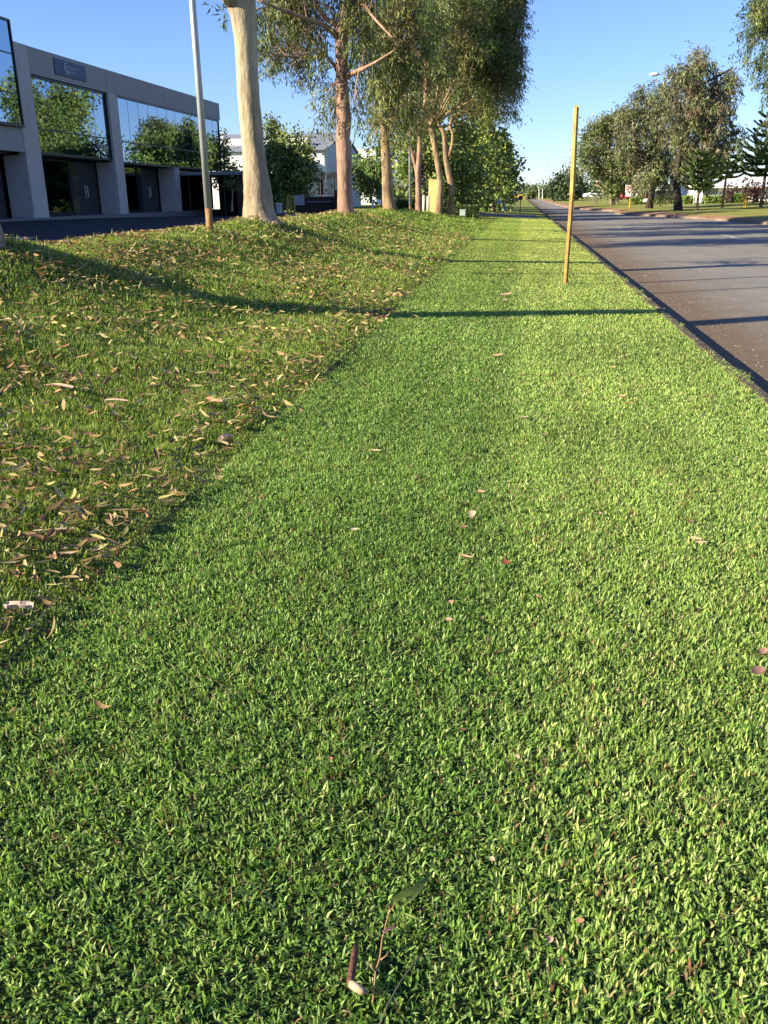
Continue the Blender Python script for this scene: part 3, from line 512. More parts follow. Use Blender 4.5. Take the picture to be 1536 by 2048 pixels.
rtree('broadleaf_tree', 'green branch hanging into the top right corner of the photo', (1680, 440), 66, [[(1680, 445, 36), (1675, 380, 28), (1660, 250, 24), (1630, 100, 18), (1600, 0, 10), (1580, -80, 5)]],
      [(1512, 62, 26), (1545, 30, 40), (1500, 95, 14), (1532, 120, 26), (1560, 165, 26), (1530, 250, 7), (1536, 185, 10), (1580, 90, 40), (1610, 180, 45), (1560, -20, 45), (1640, 60, 60), (1660, 160, 60), (1620, -60, 60), (1700, 20, 60), (1700, 180, 50), (1505, 15, 16), (1545, 270, 10)], PAL_DK+PAL_G[:2], L=.32, W=.075, dens=210, bkm=bk_grey, seed=94, depth=2)
# dome tree and distant belt
broad('dark dome-shaped tree beside the far bend of the road', (1130, 405), 235, [(1112, 372, 16), (1130, 365, 16), (1148, 372, 16), (1120, 382, 18), (1142, 384, 18), (1158, 382, 10), (1100, 380, 9)], [[.035, .06, .02], [.05, .075, .025]], .7, .55, 16, bk_dark, seed=95, depth=4)
broad('olive tree showing above the dark dome-shaped tree', (1145, 402), 270, [(1145, 350, 14), (1160, 355, 12), (1130, 358, 12), (1168, 368, 8), (1140, 368, 12)], PAL_GREY, .7, .5, 14, bk_dark, seed=96, depth=4)
far = [(1060, 386, 7), (1070, 384, 8), (1080, 382, 10), (1092, 386, 8), (1180, 384, 9), (1190, 388, 8), (1170, 388, 8)]
for i, (x, y_, r_) in enumerate(far):
    broad(['small hazy tree right where the road vanishes', 'second distant tree from where the road vanishes', 'distant rounded tree above the end of the road', 'distant low tree just left of the dark dome tree', 'distant olive tree right of the dark dome tree', 'distant small tree behind the slim street lamp pole', 'distant tree just behind the right side of the dark dome tree'][i], (x, 396), 420, [(x, y_, r_), (x-r_*.5, y_+3, r_*.7), (x+r_*.5, y_+3, r_*.7)], PAL_DK+[[.10, .12, .05]], 1.1, .9, 6, bk_dark, seed=100+i, depth=5, group='trees in the far distance')
# far treeline on both sides, reads as one mass
cl = [((x, 640+random.uniform(0, 40), random.uniform(1.5, 5)), random.uniform(2.5, 5)) for x in np.linspace(-260, 420, 150)]
V, C = broad_leaves(cl, 5, 1.6, 1.2, PAL_DK, 110); tag(obj('distant_trees', quads('distant_trees', V, C), m_leaf), 'low dark belt of trees along the horizon', 'trees', kind='stuff')

def pine(label, bx, by, Y, top, wpx, tiers, seed, group='young tiered pines across the road'):
    rr = random.Random(seed); b_ = P(bx, by, Y); root = thing('norfolk_pine', label, 'tree', tuple(b_), group); H = (P(bx, top, Y)-b_)[2]
    mb = MB().tube([(b_[0], b_[1], b_[2]-.1), (b_[0], b_[1], b_[2]+H*.5), (b_[0], b_[1], b_[2]+H)], [.14*H/9+.03, .09*H/9, .02], 7); Qs = []; Cs = []
    for f, wf in tiers:
        nb = 7; a0 = rr.uniform(0, 6)
        for k_ in range(nb):
            a = a0+2*pi*k_/nb+rr.uniform(-.15, .15); Lb = wpx*mpp(Y)*wf*rr.uniform(.85, 1.1); z0 = b_[2]+f*H
            rise = .10+.45*f; pts = [Vector((b_[0]+cos(a)*Lb*t, b_[1]+sin(a)*Lb*t, z0+Lb*(rise*t-.15*sin(t*3)))) for t in (0, .25, .5, .75, 1)]
            mb.tube(pts, [.035, .03, .025, .015, .01], 4)
            for t_i in range(74):
                t = .10+.90*t_i/74; j = min(3, int(t*4)); p = pts[j].lerp(pts[j+1], t*4-j) if j < 4 else pts[4]
                for sgn in (-1, 1):
                    side = Vector((-sin(a), cos(a), 0))*sgn; L_ = Lb*.26*(1.1-t*.6)*rr.uniform(.7, 1.1); d = (side+Vector((cos(a)*.5, sin(a)*.5, .35+rr.uniform(-.15, .2)))).normalized()
                    wv = d.cross(Vector((rr.uniform(-1, 1), rr.uniform(-1, 1), rr.uniform(-1, 1)))).normalized()*.10
                    Qs.append([p-wv*.3, p+d*L_*.6+wv, p+d*L_, p+d*L_*.6-wv]); c0 = rr.uniform(.7, 1.3); Cs.append([.105*c0, .165*c0, .05*c0])
    mb.build('trunk', bk_grey, root, smooth=True)
    obj('crown', quads('crown', np.array([[list(v) for v in q_] for q_ in Qs])-np.array(b_), np.array(Cs)), m_leaf, root)
    return root
pine('thin young pine with sparse flat tiers, leftmost of the roadside pines', 1393, 422, 88, 255, 42, [(.27, .7), (.33, 1), (.40, .95), (.47, .9), (.54, .8), (.60, .7), (.68, .5), (.86, .3)], 1)
pine('middle roadside pine with dark flat tiers and a bare lower trunk', 1444, 418, 99, 240, 42, [(.36, .8), (.41, 1), (.46, .95), (.52, .75), (.58, .6), (.66, .5), (.74, .42), (.82, .3), (.92, .15)], 2)
pine('large pine with upswept branches at the right edge of the photo', 1521, 417, 98, 190, 62, [(.30, .7), (.34, .95), (.40, 1), (.45, .9), (.51, .85), (.57, .72), (.64, .62), (.72, .5), (.80, .4), (.88, .25)], 3)
pine('small distant pine left of the pale clustered trunks', 1193, 408, 157, 352, 20, [(.3, .7), (.42, 1), (.55, .8), (.7, .6), (.85, .35)], 4)
pine('tiny far pine rising left of the dark dome tree', 1105, 400, 240, 362, 10, [(.4, .7), (.55, 1), (.7, .8), (.85, .5)], 5)
# ------------------------------------------------------------------ office building
m_conc = mat('office_concrete', (.37, .355, .345), .85, noise=.05, nscale=.8, bump=.08, bscale=30, coord='World')
m_fin = mat('office_column_paint', (.50, .475, .46), .85, noise=.06, nscale=1.0, bump=.08, bscale=30, coord='World')
m_glass = mat('mirror_glass', (.21, .28, .36), .012, metal=1)
m_dglass = mat('dark_glass', (.16, .18, .17), .03, metal=1)
m_frame = mat('black_frame', (.012, .012, .014), .4, spec=.5)
m_door = mat('door_dark_glass', (.03, .035, .04), .08, spec=.6)
m_white = mat('white_paint', (.8, .8, .78), .6, noise=.06, nscale=3)
B = thing('office_building', 'two-storey grey concrete office with mirrored glass windows across the car park', 'building', (-22, 38.3, .5))
BX = -22.0
w_ = MB()
w_.box(-45, BX-.3, 38.35, 65.2, 7.55, 7.7)                                    # roof slab
w_.box(BX-.30, BX+.0, 39.66, 65.5, 6.72, 7.84)                               # front parapet
w_.box(-45, BX-.303, 65.25, 65.5, 3.4, 7.84); w_.box(-45, BX-1.5, 65.3, 65.48, .3, 3.4)
w_.box(BX-.35, BX+.003, 5, 38.28, 3.42, 4.40); w_.box(BX-.30, BX, 5, 31.9, 6.72, 7.84); w_.box(-45, BX-.3, 5, 31.9, 7.4, 7.6)  # unseen near end is lengthened to cast shade over the car park
o = w_.build('wall', m_conc, B, bevel=.01)
for (y0, y1, zt_) in ((38.3, 39.62, 7.845), (47.3, 48.36, 6.716), (55.8, 56.6, 3.25), (28.6, 29.6, 3.415)):
    c_ = MB(); c_.box(BX-1.1, BX+.02, y0, y1, .3, min(zt_, 3.3)) if zt_ > 3.3 else c_.box(BX-1.1, BX+.02, y0, y1, .3, zt_)
    if zt_ > 3.5: c_.box(BX-.36, BX+.02, y0, y1, 3.3, zt_)
    c_.build('column', m_fin, B)
jn = MB()
for yy in (39.66, 44.6, 47.3, 48.36, 54.9, 61): MB().box(BX+.001, BX+.004, yy-.012, yy+.012, 6.72, 7.83).build('panel_joint', m_frame, B)
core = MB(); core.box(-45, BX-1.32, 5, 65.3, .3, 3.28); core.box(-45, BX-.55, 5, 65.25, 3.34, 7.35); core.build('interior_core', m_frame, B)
def glass_bay(y0, y1, z0, z1, x, nv, hz, gm, name='window'):
    g = MB(); g.box(x-.02, x, y0+.05, y1-.05, z0+.05, z1-.05); wo_ = MB()
    for (a, b_, c_, d) in ((y0, y1, z1-.09, z1), (y0, y1, z0, z0+.12), (y0, y0+.06, z0+.12, z1-.09), (y1-.06, y1, z0+.12, z1-.09)): wo_.box(x-.06, x+.06, a, b_, c_, d)
    for zz in hz: wo_.box(x-.03, x+.012, y0+.06, y1-.06, zz-.03, zz+.03)
    n_ = nv
    for k_ in range(1, n_):
        yy = y0+(y1-y0)*k_/n_; segs = [z0+.12]+[z for z in hz]+[z1-.09]
        for a, b_ in zip(segs[:-1], segs[1:]): wo_.box(x-.02, x+.006, yy-.012, yy+.012, a+.031, b_-.031)
    p_ = g.build(name, gm, B); wo_.build('frame', m_frame, p_)
glass_bay(39.64, 47.28, 3.38, 6.70, BX-.16, 5, [4.48], m_glass)
glass_bay(48.38, 65.22, 3.26, 6.70, BX-.06, 12, [4.40], m_glass)
glass_bay(32, 38.28, 4.42, 8.62, BX+.10, 2, [5.75, 7.3], m_glass)
glass_bay(5, 31.9, 4.42, 6.7, BX-.1, 12, [5.4], m_glass)  # bay added for the unseen near end that shades the car park
glass_bay(39.64, 44.2, .66, 3.30, BX-1.16, 1, [], m_dglass)
glass_bay(48.4, 52.6, .66, 3.24, BX-1.16, 4, [], m_dglass)
glass_bay(56.7, 65.2, .66, 3.24, BX-.9, 6, [2.4], m_dglass)
glass_bay(29.7, 35.0, .66, 3.30, BX-1.16, 3, [], m_dglass)
for y0 in (44.3, 52.7, 35.1):
    d = MB(); d.box(BX-1.2, BX-1.14, y0, y0+2.9, .62, 3.25); dd = d.build('door', m_door, B)
    h_ = MB()
    for yy in (y0+1.3, y0+1.55): h_.tube([(BX-1.10, yy, 1.5), (BX-1.04, yy, 1.55), (BX-1.04, yy, 2.05), (BX-1.10, yy, 2.1)], .018, 6)
    h_.build('handle', m_white, dd)
pl = MB(); pl.box(BX-1.3, BX+.5, 5, 65.4, .3, .64); pl.build('plinth', mat('plinth_concrete', (.20, .20, .20), .9, noise=.2, nscale=3), B)
sg = MB(); sg.box(BX+.005, BX+.05, 41.86, 44.95, 6.97, 7.66); so_ = sg.build('sign', mat('sign_blue', (.045, .085, .16), .5), B, bevel=.01)
em = MB(); m_sw = mat('sign_lettering', (.55, .60, .62), .6)
for r_, a0, a1 in ((.24, .3, 6.0), (.13, 1.0, 5.4)):
    pts = [(BX+.06, 42.98+r_*cos(a0+(a1-a0)*t/14), 7.32+r_*sin(a0+(a1-a0)*t/14)) for t in range(15)]; em.tube(pts, .022, 5)
em.tube([(BX+.06, 42.95, 7.1), (BX+.06, 42.93, 7.3), (BX+.06, 43.05, 7.42), (BX+.06, 43.15, 7.3), (BX+.06, 43.12, 7.12)], .02, 5)
em.build('emblem', m_sw, so_)
rr = random.Random(4)
for row, (y1, zz, hh) in enumerate(((44.25, 7.36, .11), (43.95, 7.16, .10))):
    yy = 43.3; lt = MB()
    while yy < y1:
        wd_ = rr.uniform(.035, .06); lt.box(BX+.051, BX+.058, yy, yy+.014, zz, zz+hh*rr.choice((1, .72, .72))); lt.box(BX+.051, BX+.0575, yy+.015, yy+wd_, zz+rr.choice((0, .05)), zz+rr.choice((.03, .075))); yy += wd_+.028
    lt.build('lettering', m_sw, so_)
def text(name, s_, size, loc, rot, m, parent=None, ext=.004, al='CENTER'):
    c = bpy.data.curves.new(name, 'FONT'); c.body = s_; c.size = size; c.extrude = ext; c.align_x = al; c.align_y = 'CENTER'
    t = bpy.data.objects.new(name, c); link(t); me = bpy.data.meshes.new_from_object(t); bpy.data.objects.remove(t)
    o = obj(name, me, m, parent); o.location = Vector(loc)-parent_world(parent); o.rotation_euler = rot; return o
text('lettering', 'RECEPTION', .26, (BX-.15, 46.4, 4.05), (pi/2, 0, pi/2), mat('window_lettering', (.5, .52, .5), .6), B)
# carport and shaded planting beyond the office
def box_thing(name, label, cat, x0, x1, y0, y1, z0, z1, m, group=None, part='wall', bevel=.01):
    t = thing(name, label, cat, ((x0+x1)/2, (y0+y1)/2, z0), group); MB().box(x0, x1, y0, y1, z0, z1).build(part, m, t, bevel=bevel); return t
a = P(418, 345, 58); b_ = P(488, 350, 58)
t = thing('carport', 'low flat-roofed dark carport between the office and the cream gum trunk', 'carport', (a[0], 58, .4))
MB().box(a[0]-2, b_[0]+.6, 57, 66, a[2]-.18, a[2]+.02).build('roof', mat('carport_roof', (.25, .28, .30), .6), t, bevel=.01)
MB().box(b_[0]-.3, b_[0]+.5, 57.2, 65.8, .2, a[2]-.19).build('wall', mat('carport_brick', (.10, .055, .035), .9, noise=.3, nscale=20), t)
MB().box(a[0]-1.9, b_[0]-.31, 65.2, 65.8, .2, a[2]-.19).build('shade_backing', mat('carport_shade', (.045, .04, .035), .9, noise=.3), t)  # dark backing stands for the shade under the carport roof
for xx in (a[0]-1.2, a[0]+1.2): MB().tube([(xx, 57.3, .3), (xx, 57.3, a[2]-.19)], .06, 8).build('post', m_frame, t)
# ------------------------------------------------------------------ warehouses
def corr(name, col):                            # ribbed metal sheet
    m = mat(name, col, .5, noise=.05, nscale=1); t_ = m.node_tree; N = t_.nodes; L = t_.links
    tc = N.new('ShaderNodeTexCoord'); wv = N.new('ShaderNodeTexWave'); wv.inputs['Scale'].default_value = 1.6; wv.bands_direction = 'X'; L.new(tc.outputs['Object'], wv.inputs['Vector'])
    bp = N.new('ShaderNodeBump'); bp.inputs['Strength'].default_value = 1; bp.inputs['Distance'].default_value = .03; L.new(wv.outputs['Fac'], bp.inputs['Height']); L.new(bp.outputs[0], N['Principled BSDF'].inputs['Normal']); return m
m_rib = corr('white_ribbed_metal', (.72, .72, .70)); m_roof = mat('grey_metal_roof', (.24, .25, .27), .5, noise=.1, nscale=.5); m_cream = mat('cream_fascia', (.70, .66, .58), .7, noise=.05)
def quadbox(mb, p0, p1, z0, z1, d=.4): mb.box(min(p0[0], p1[0]), max(p0[0], p1[0]), p0[1]-d/2, p0[1]+d/2, z0, z1)
a = P(438, 305, 92); b_ = P(560, 305, 92); t = thing('warehouse', 'white ribbed-metal warehouse with cream fascia and roof vent beyond the office', 'building', (a[0], 92, .3))
z1 = a[2]; zb = P(440, 278, 92)[2]
MB().box(a[0]-12, b_[0], 92, 112, .2, z1).build('wall', m_rib, t)
MB().prism([(91.6, z1+.02), (98, P(440, 291, 98)[2]), (98, z1+.02)], 'x', a[0]-12, b_[0]+.2).build('roof', m_roof, t)
MB().box(a[0]-12, b_[0]+1.5, 98.1, 99.0, z1+.03, P(440, 278, 98)[2]).build('fascia', m_cream, t)
v = P(447, 277, 98.5); MB().tube([(v[0], 98.5, v[2]-.1), (v[0], 98.5, v[2]+.35), (v[0], 98.5, v[2]+.36), (v[0], 98.5, v[2]+.6)], [.32, .32, .48, .42], 12).build('roof_vent', m_white, t)
# gabled warehouse
a = P(606, 303, 96); b_ = P(648, 303, 96); g = P(690, 285, 96)
t = thing('warehouse', 'white gabled warehouse with grey roof behind the pink gum trunk', 'building', (b_[0], 96, .3))
zE = a[2]; xe = b_[0]; yb = 118; zr = P(688, 288, 105)[2]; xr = P(640, 285, 105)[0]
MB().box(xe-16, xe+.02, 96, 97, .2, zE).build('wall', m_rib, t)
# end wall faces the road (+X); blue-grey shade is painted into its colour
MB().prism([(97.003, .2), (97.003, zE+.2), (107, zE+2.3), (118, zE), (118, .2)], 'x', xe-.5, xe+.02).build('end_wall', mat('shade_tinted_wall', (.50, .52, .56), .7, noise=.05), t)
MB().prism([(95.7, zE+.03), (107, zE+2.38), (107, zE+2.5), (95.6, zE+.14)], 'x', xe-16, xe+.25).build('roof', m_roof, t)
MB().prism([(107.01, zE+2.38), (118.3, zE+.03), (118.3, zE+.14), (107.01, zE+2.5)], 'x', xe-16, xe+.25).build('rear_roof', m_roof, t)
a = P(700, 302, 140); b_ = P(752, 340, 140)
t = thing('warehouse', 'plain white building farther back, seen right of the pink gum trunk', 'building', (a[0], 140, .3)); MB().box(a[0]-6, b_[0], 140, 160, .2, a[2]).build('wall', m_white, t); MB().box(a[0]-6.1, b_[0]+.1, 139.9, 160.1, a[2]+.003, a[2]+.3).build('fascia', m_cream, t)
# decorative iron fence
m_iron = mat('black_iron', (.015, .016, .02), .5)
Yf = 80; t = thing('iron_fence', 'tall black iron fence with decorative cut-out shapes before the white warehouse', 'fence', tuple(P(655, 392, Yf)))
fr = MB(); zb, zt2 = P(655, 390, Yf)[2], P(655, 346, Yf)[2]
for px in range(618, 698, 4): q = P(px, 390, Yf); fr.tube([(q[0], Yf, zb), (q[0], Yf, zt2)], .022, 5)
q0, q1 = P(616, 390, Yf), P(700, 390, Yf)
for z in (zb+.15, zt2-.1, (zb+zt2)/2): fr.tube([(q0[0], Yf, z), (q1[0], Yf, z)], .03, 5)
for px in (620, 642, 668, 694): q = P(px, 390, Yf); fr.tube([(q[0], Yf, zb-.6), (q[0], Yf, zt2+.1)], .06, 6)
fr.build('railing', m_iron, t)
for px, py, s_ in ((630, 357, .3), (645, 353, .34), (657, 356, .26), (667, 350, .4), (665, 372, .22), (652, 380, .2), (634, 378, .2)):
    q = P(px, py, Yf); og = MB(); k_ = 11; rr = random.Random(px); og.prism([(q[0]+cos(2*pi*i/k_)*s_*rr.uniform(.55, 1.1), q[2]+sin(2*pi*i/k_)*s_*rr.uniform(.5, 1)) for i in range(k_)], 'y', Yf-.05, Yf-.035); og.build('ornament', m_iron, t)
MB().box(P(641, 380, Yf)[0]-.25, P(641, 380, Yf)[0]+.25, Yf+.08, Yf+.16, zb, zt2-.3).build('gate_post', m_iron, t)
# dark brick retaining wall, sign box
m_brick = mat('dark_brick', (.055, .038, .03), .9, noise=.4, nscale=12, bump=.4)
a = P(598, 395, 55); b_ = P(688, 395, 55); t = thing('brick_wall', 'dark low brick wall in shade left of the pink gum', 'wall', (b_[0], 55, .3))
MB().box(a[0], b_[0], 55, 55.4, .1, P(640, 393, 55)[2]).build('upper_wall', m_brick, t); MB().box(a[0]-.1, b_[0]+.1, 54.2, 54.95, .1, P(640, 410, 55)[2]).build('planter', m_brick, t)
MB().box(P(614, 400, 55)[0], P(662, 400, 55)[0], 54.9, 54.98, P(640, 404, 55)[2]-.02, P(640, 403, 55)[2]+.02).build('ledge', mat('ledge_grey', (.25, .25, .25), .8), t)
MB().box(P(673, 390, 54)[0], P(690, 390, 54)[0], 53.4, 54.1, .1, P(680, 380, 54)[2]).build('pier', m_brick, t)
m_yel = mat('yellow_paint', (.50, .33, .04), .5, noise=.12, nscale=6)
Yc = 50; t = thing('yellow_frame', 'yellow steel frame standing in the shade by the dark brick wall', 'frame', tuple(P(585, 428, Yc)))
fr = MB()
x0, x1, z0, z1 = P(576, 425, Yc)[0], P(598, 425, Yc)[0], P(585, 426, Yc)[2], P(585, 393, Yc)[2]; xm = P(588, 400, Yc)[0]
for (p, q) in (((x0, z0), (x0, z1)), ((x0, z1), (xm, z1)), ((xm, z1), (xm, z0)), ((x0, z0), (x1, z0))): fr.tube([(p[0], Yc, p[1]), (q[0], Yc, q[1])], .055, 4)
fr.tube([(x0, Yc, z0), (x0, Yc+.8, z0), (x0, Yc+.8, z1), (x0, Yc, z1)], .04, 4); fr.build('frame', m_yel, t)
MB().box(x0+.05, x1, Yc-.1, Yc+.7, .3, z0-.06).build('base_block', mat('block_grey', (.3, .3, .32), .8), t, bevel=.01)
q = P(598, 401, 49.5); box_thing('sign_board', 'blank grey panel leaning beside the yellow steel frame', 'sign', q[0]-.27, q[0]+.3, 49.5, 49.55, q[2]-.25, q[2]+.28, mat('panel_grey', (.35, .36, .38), .6), part='panel')
q = P(557, 416, 49); t = box_thing('utility_cabinet', 'small pale utility cabinet in shade beside the cream gum trunk', 'cabinet', q[0]-.13, q[0]+.13, 49, 49.3, q[2]-.3, q[2]+.2, mat('cab_pale', (.45, .48, .52), .6), part='body')
MB().box(q[0]-.15, q[0]+.15, 48.98, 49.32, q[2]+.205, q[2]+.26).build('lid', m_white, t)
# ------------------------------------------------------------------ poles and posts
m_iron = mat('black_iron', (.015, .016, .02), .5)
m_galv = mat('galvanised_steel', (.40, .41, .41), .45, metal=.35, noise=.12, nscale=3, coord='World', stretch=(1, 1, .4)); m_rust = mat('rusty_steel', (.36, .20, .07), .8, col2=(.22, .11, .05), noise=.2, nscale=9)
q = PX(421, 474, -5.6); g0 = float(zt(q[0], q[1]))-.05; h1 = g0+7.6; tx = PX(421-.0, 470, -5.6)
t = thing('lamp_post', 'galvanised pole with a rusty foot leaning slightly, left of the cream gum trunk', 'pole', (q[0], q[1], g0))
MB().tube([(q[0], q[1], g0-.2), (q[0], q[1], g0+.45)], [.064, .063], 18).build('rusty_base', m_rust, t, smooth=True)
topx = P(383, -20, q[1]); lean = (topx[0]-q[0])/(topx[2]-g0)
MB().tube([(q[0], q[1], g0+.45), (q[0]+lean*3, q[1], g0+3), (q[0]+lean*7.6, q[1], h1)], [.0635, .057, .045], 18).build('pole', m_galv, t, smooth=True)
MB().tube([(q[0]+lean*7.6, q[1], h1), (q[0]+lean*7.6-.3, q[1], h1+.25), (q[0]+lean*7.6-1.2, q[1], h1+.35)], .03, 8).build('arm', m_galv, t, smooth=True)
MB().box(q[0]+lean*7.6-1.7, q[0]+lean*7.6-1.1, q[1]-.12, q[1]+.12, h1+.3, h1+.42).build('lamp_head', m_galv, t, bevel=.03)
q = PX(820.5, 428, -5.5); g0 = q[2]-.05; tp = P(819, 262, q[1])
t = thing('lamp_post', 'thin grey pole with a rusty foot left of the forked gum', 'pole', tuple(q)); MB().tube([(q[0], q[1], g0), (q[0], q[1], g0+.4)], .068, 12).build('rusty_base', m_rust, t)
MB().tube([(q[0], q[1], g0+.4), (tp[0], q[1], tp[2]), (tp[0]-.02, q[1], 8.6)], [.067, .055, .045], 12).build('pole', m_galv, t, smooth=True)
MB().tube([(tp[0]-.02, q[1], 8.6), (tp[0]-.9, q[1], 8.8)], .03, 8).build('arm', m_galv, t); MB().box(tp[0]-1.4, tp[0]-.8, q[1]-.12, q[1]+.12, 8.75, 8.87).build('lamp_head', m_galv, t, bevel=.03)
# yellow marker post on the lawn: folded steel section
q = G(1131, 568, -.1); g0 = float(zt(q[0], q[1])); tp = P(1152.5, 215, q[1])
t = thing('marker_post', 'tall yellow steel post with a rusty foot standing in the mown grass', 'post', (q[0], q[1], g0))
def post_col():
    m = mat('weathered_yellow', (.47, .31, .07), .6, col2=(.34, .20, .045), noise=.15, nscale=5, coord='World'); return m
MB().tube([(q[0]+.00, q[1], g0-.2), (q[0]+.00, q[1], g0+.5), (q[0]+.012, q[1], g0+1.6)], [.042, .042, .042], 4).build('lower_post', mat('orange_brown_paint', (.42, .225, .04), .6, col2=(.27, .13, .04), noise=.2, nscale=7, coord='World'), t)
MB().tube([(q[0]+.012, q[1], g0+1.6), (tp[0], q[1], tp[2])], [.048, .048], 4).build('upper_post', post_col(), t)
bl = MB()
for z in (g0+.9, g0+1.9, g0+2.35, g0+2.9): MB().tube([(q[0]+.04, q[1]-.04, z), (q[0]+.065, q[1]-.05, z)], .010, 6).build('bolt', m_iron, t)
MB().box(tp[0]-.035, tp[0]+.035, q[1]-.035, q[1]+.035, tp[2]+.002, tp[2]+.03).build('cap', m_yel, t)
# worn trench line in lawn right of the post
# tall yellow pillar + bollards + utility box
m_ply = mat('pillar_yellow', (.68, .50, .20), .7, noise=.06, nscale=2)
q = P(866, 427, 53.8); zt3 = P(866, 360, 53.8)[2]; t = thing('pillar_sign', 'tall plain yellow pillar partly behind the curved gum trunk', 'pillar', tuple(q))
MB().box(P(857, 400, 53.8)[0], P(877, 400, 53.8)[0], 53.8, 54.3, q[2]-.2, zt3).build('pillar', m_ply, t, bevel=.015); MB().box(P(857, 400, 53.8)[0]-.02, P(877, 400, 53.8)[0]+.02, 53.78, 54.32, zt3+.003, zt3+.04).build('cap', m_ply, t)
for px, py, Yb, lab in ((847.5, 390, 50.6, 'left cream bollard in front of the yellow pillar'), (856, 392, 52.1, 'right cream bollard touching the yellow pillar')):
    q = P(px, 427, Yb); zz = P(px, py, Yb)[2]; t = thing('bollard', lab, 'bollard', tuple(q), 'cream bollards by the pillar'); MB().tube([(q[0], Yb, q[2]-.1), (q[0], Yb, zz-.08)], .085, 14).build('post', mat('cream_paint', (.68, .58, .38), .7), t, smooth=True); MB().tube([(q[0], Yb, zz-.079), (q[0], Yb, zz-.02), (q[0], Yb, zz)], [.09, .085, .02], 14).build('cap', m_cream, t, smooth=True)
q = P(745, 414, 62); t = thing('bollard', 'short pale bollard at the drive edge right of the pink gum', 'bollard', tuple(q)); MB().tube([(q[0], 62, q[2]-.1), (q[0], 62, P(745, 399, 62)[2])], .07, 10).build('post', m_white, t); MB().tube([(q[0], 62, P(745, 399, 62)[2]), (q[0], 62, P(745, 398, 62)[2])], [.08, .03], 10).build('cap', m_white, t)
q = P(925, 428, 56.4); t = box_thing('utility_box', 'small pale green service box on the grass right of the gums', 'utility box', q[0]-.17, q[0]+.17, 56.4, 56.75, q[2]-.1, P(925, 422, 56.4)[2]+.04, mat('cab_green', (.35, .45, .40), .6), part='body'); MB().box(q[0]-.19, q[0]+.19, 56.38, 56.77, P(925, 422, 56.4)[2]+.042, P(925, 422, 56.4)[2]+.09).build('lid', mat('cab_lid', (.40, .5, .45), .6), t)
# hedges
def hedge(label, x0, x1, y0, y1, z0, z1, n, pal, L, group=None, seed=0, name='hedge'):
    r_ = np.random.default_rng(seed); p = np.stack([r_.uniform(x0, x1, n), r_.uniform(y0, y1, n), z0+(z1-z0)*r_.random(n)**.6], -1); p[:, 2] += .12*(vnoise(p[:, 0], p[:, 1], 1.2, seed)-.5)
    D = r_.standard_normal((n, 3)); D /= np.linalg.norm(D, axis=1)[:, None]; W_ = np.cross(D, r_.standard_normal((n, 3))); W_ /= np.linalg.norm(W_, axis=1)[:, None]
    V = np.stack([p, p+D*L*.5+W_*L*.3, p+D*L, p+D*L*.5-W_*L*.3], 1); root = thing(name, label, 'hedge', ((x0+x1)/2, (y0+y1)/2, z0), group)
    obj('foliage', quads('foliage', V-np.array(root.location), pick_r(r_, pal, n)*(.8+.4*r_.random((n, 1)))), m_leaf, root)
    c_ = MB(); c_.box(x0+.25, x1-.25, y0+.25, y1-.25, z0-.1, z1-.25); c_.build('stems', mat('hedge_stems', (.02, .025, .012), .9), root); return root
a = P(905, 425, 60); b_ = P(948, 425, 60); hedge('low dark hedge behind the small pale green box', a[0], b_[0]+.2, 59.5, 61.2, .1, P(925, 411, 60)[2], 9000, PAL_DK, .1, seed=121)
a = P(950, 425, 64); b_ = P(975, 425, 64); hedge('dark low shrub hedge left of the blue skip', a[0], b_[0], 81, 83, .05, P(960, 406, 82)[2], 6000, PAL_DK, .14, seed=122)
a = P(790, 418, 58); b_ = P(905, 418, 58); hedge('long dark hedge in shade behind the row of gum trunks', a[0]-.5, b_[0]-.3, 62.5, 64, .1, P(850, 399, 62)[2], 16000, PAL_DK, .11, seed=123)
a = P(690, 412, 60); b_ = P(780, 412, 60); hedge('low clipped hedge along the drive behind the pale bollard', a[0]-1, b_[0], 84, 85.5, .1, P(735, 404, 84)[2], 9000, PAL_DK, .14, seed=124)
# blue skip and blue board
q = P(1004, 412, 84); t = thing('blue_bin', 'bright blue plastic bin at the foot of the far green tree', 'bin', tuple(q)); zz = P(1004, 403, 84)[2]
mbl = mat('blue_plastic', (.02, .10, .55), .45); x0, x1 = P(994, 410, 84)[0], P(1015, 410, 84)[0]
MB().prism([(x0+.08, q[2]), (x1-.08, q[2]), (x1, zz), (x0, zz)], 'y', 84, 84.9).build('body', mbl, t, bevel=.03); MB().prism([(83.95, zz+.01), (84.95, zz+.01), (84.95, zz+.1), (84.45, zz+.25), (83.95, zz+.08)], 'x', x0-.04, x1+.04).build('lid', mbl, t)
x0, x1 = P(991, 400, 86)[0], P(1013, 400, 86)[0]; box_thing('blue_board', 'dark navy board standing behind the blue bin', 'sign', x0, x1, 86, 86.15, .1, P(1000, 384, 86)[2], mat('navy', (.02, .045, .12), .5), part='panel')
q = P(1040, 424, 76); t = thing('street_sign', 'thin dark sign post at the far end of the left verge', 'sign', tuple(q)); MB().tube([(q[0], 80.5, q[2]-.3), (q[0], 80.5, P(1040, 392, 80.5)[2])], .035, 8).build('post', m_iron, t); MB().box(q[0]-.16, q[0]+.16, 80.42, 80.46, P(1040, 400, 80.5)[2], P(1040, 392, 80.5)[2]).build('sign_plate', mat('sign_brown', (.06, .05, .04), .6), t)
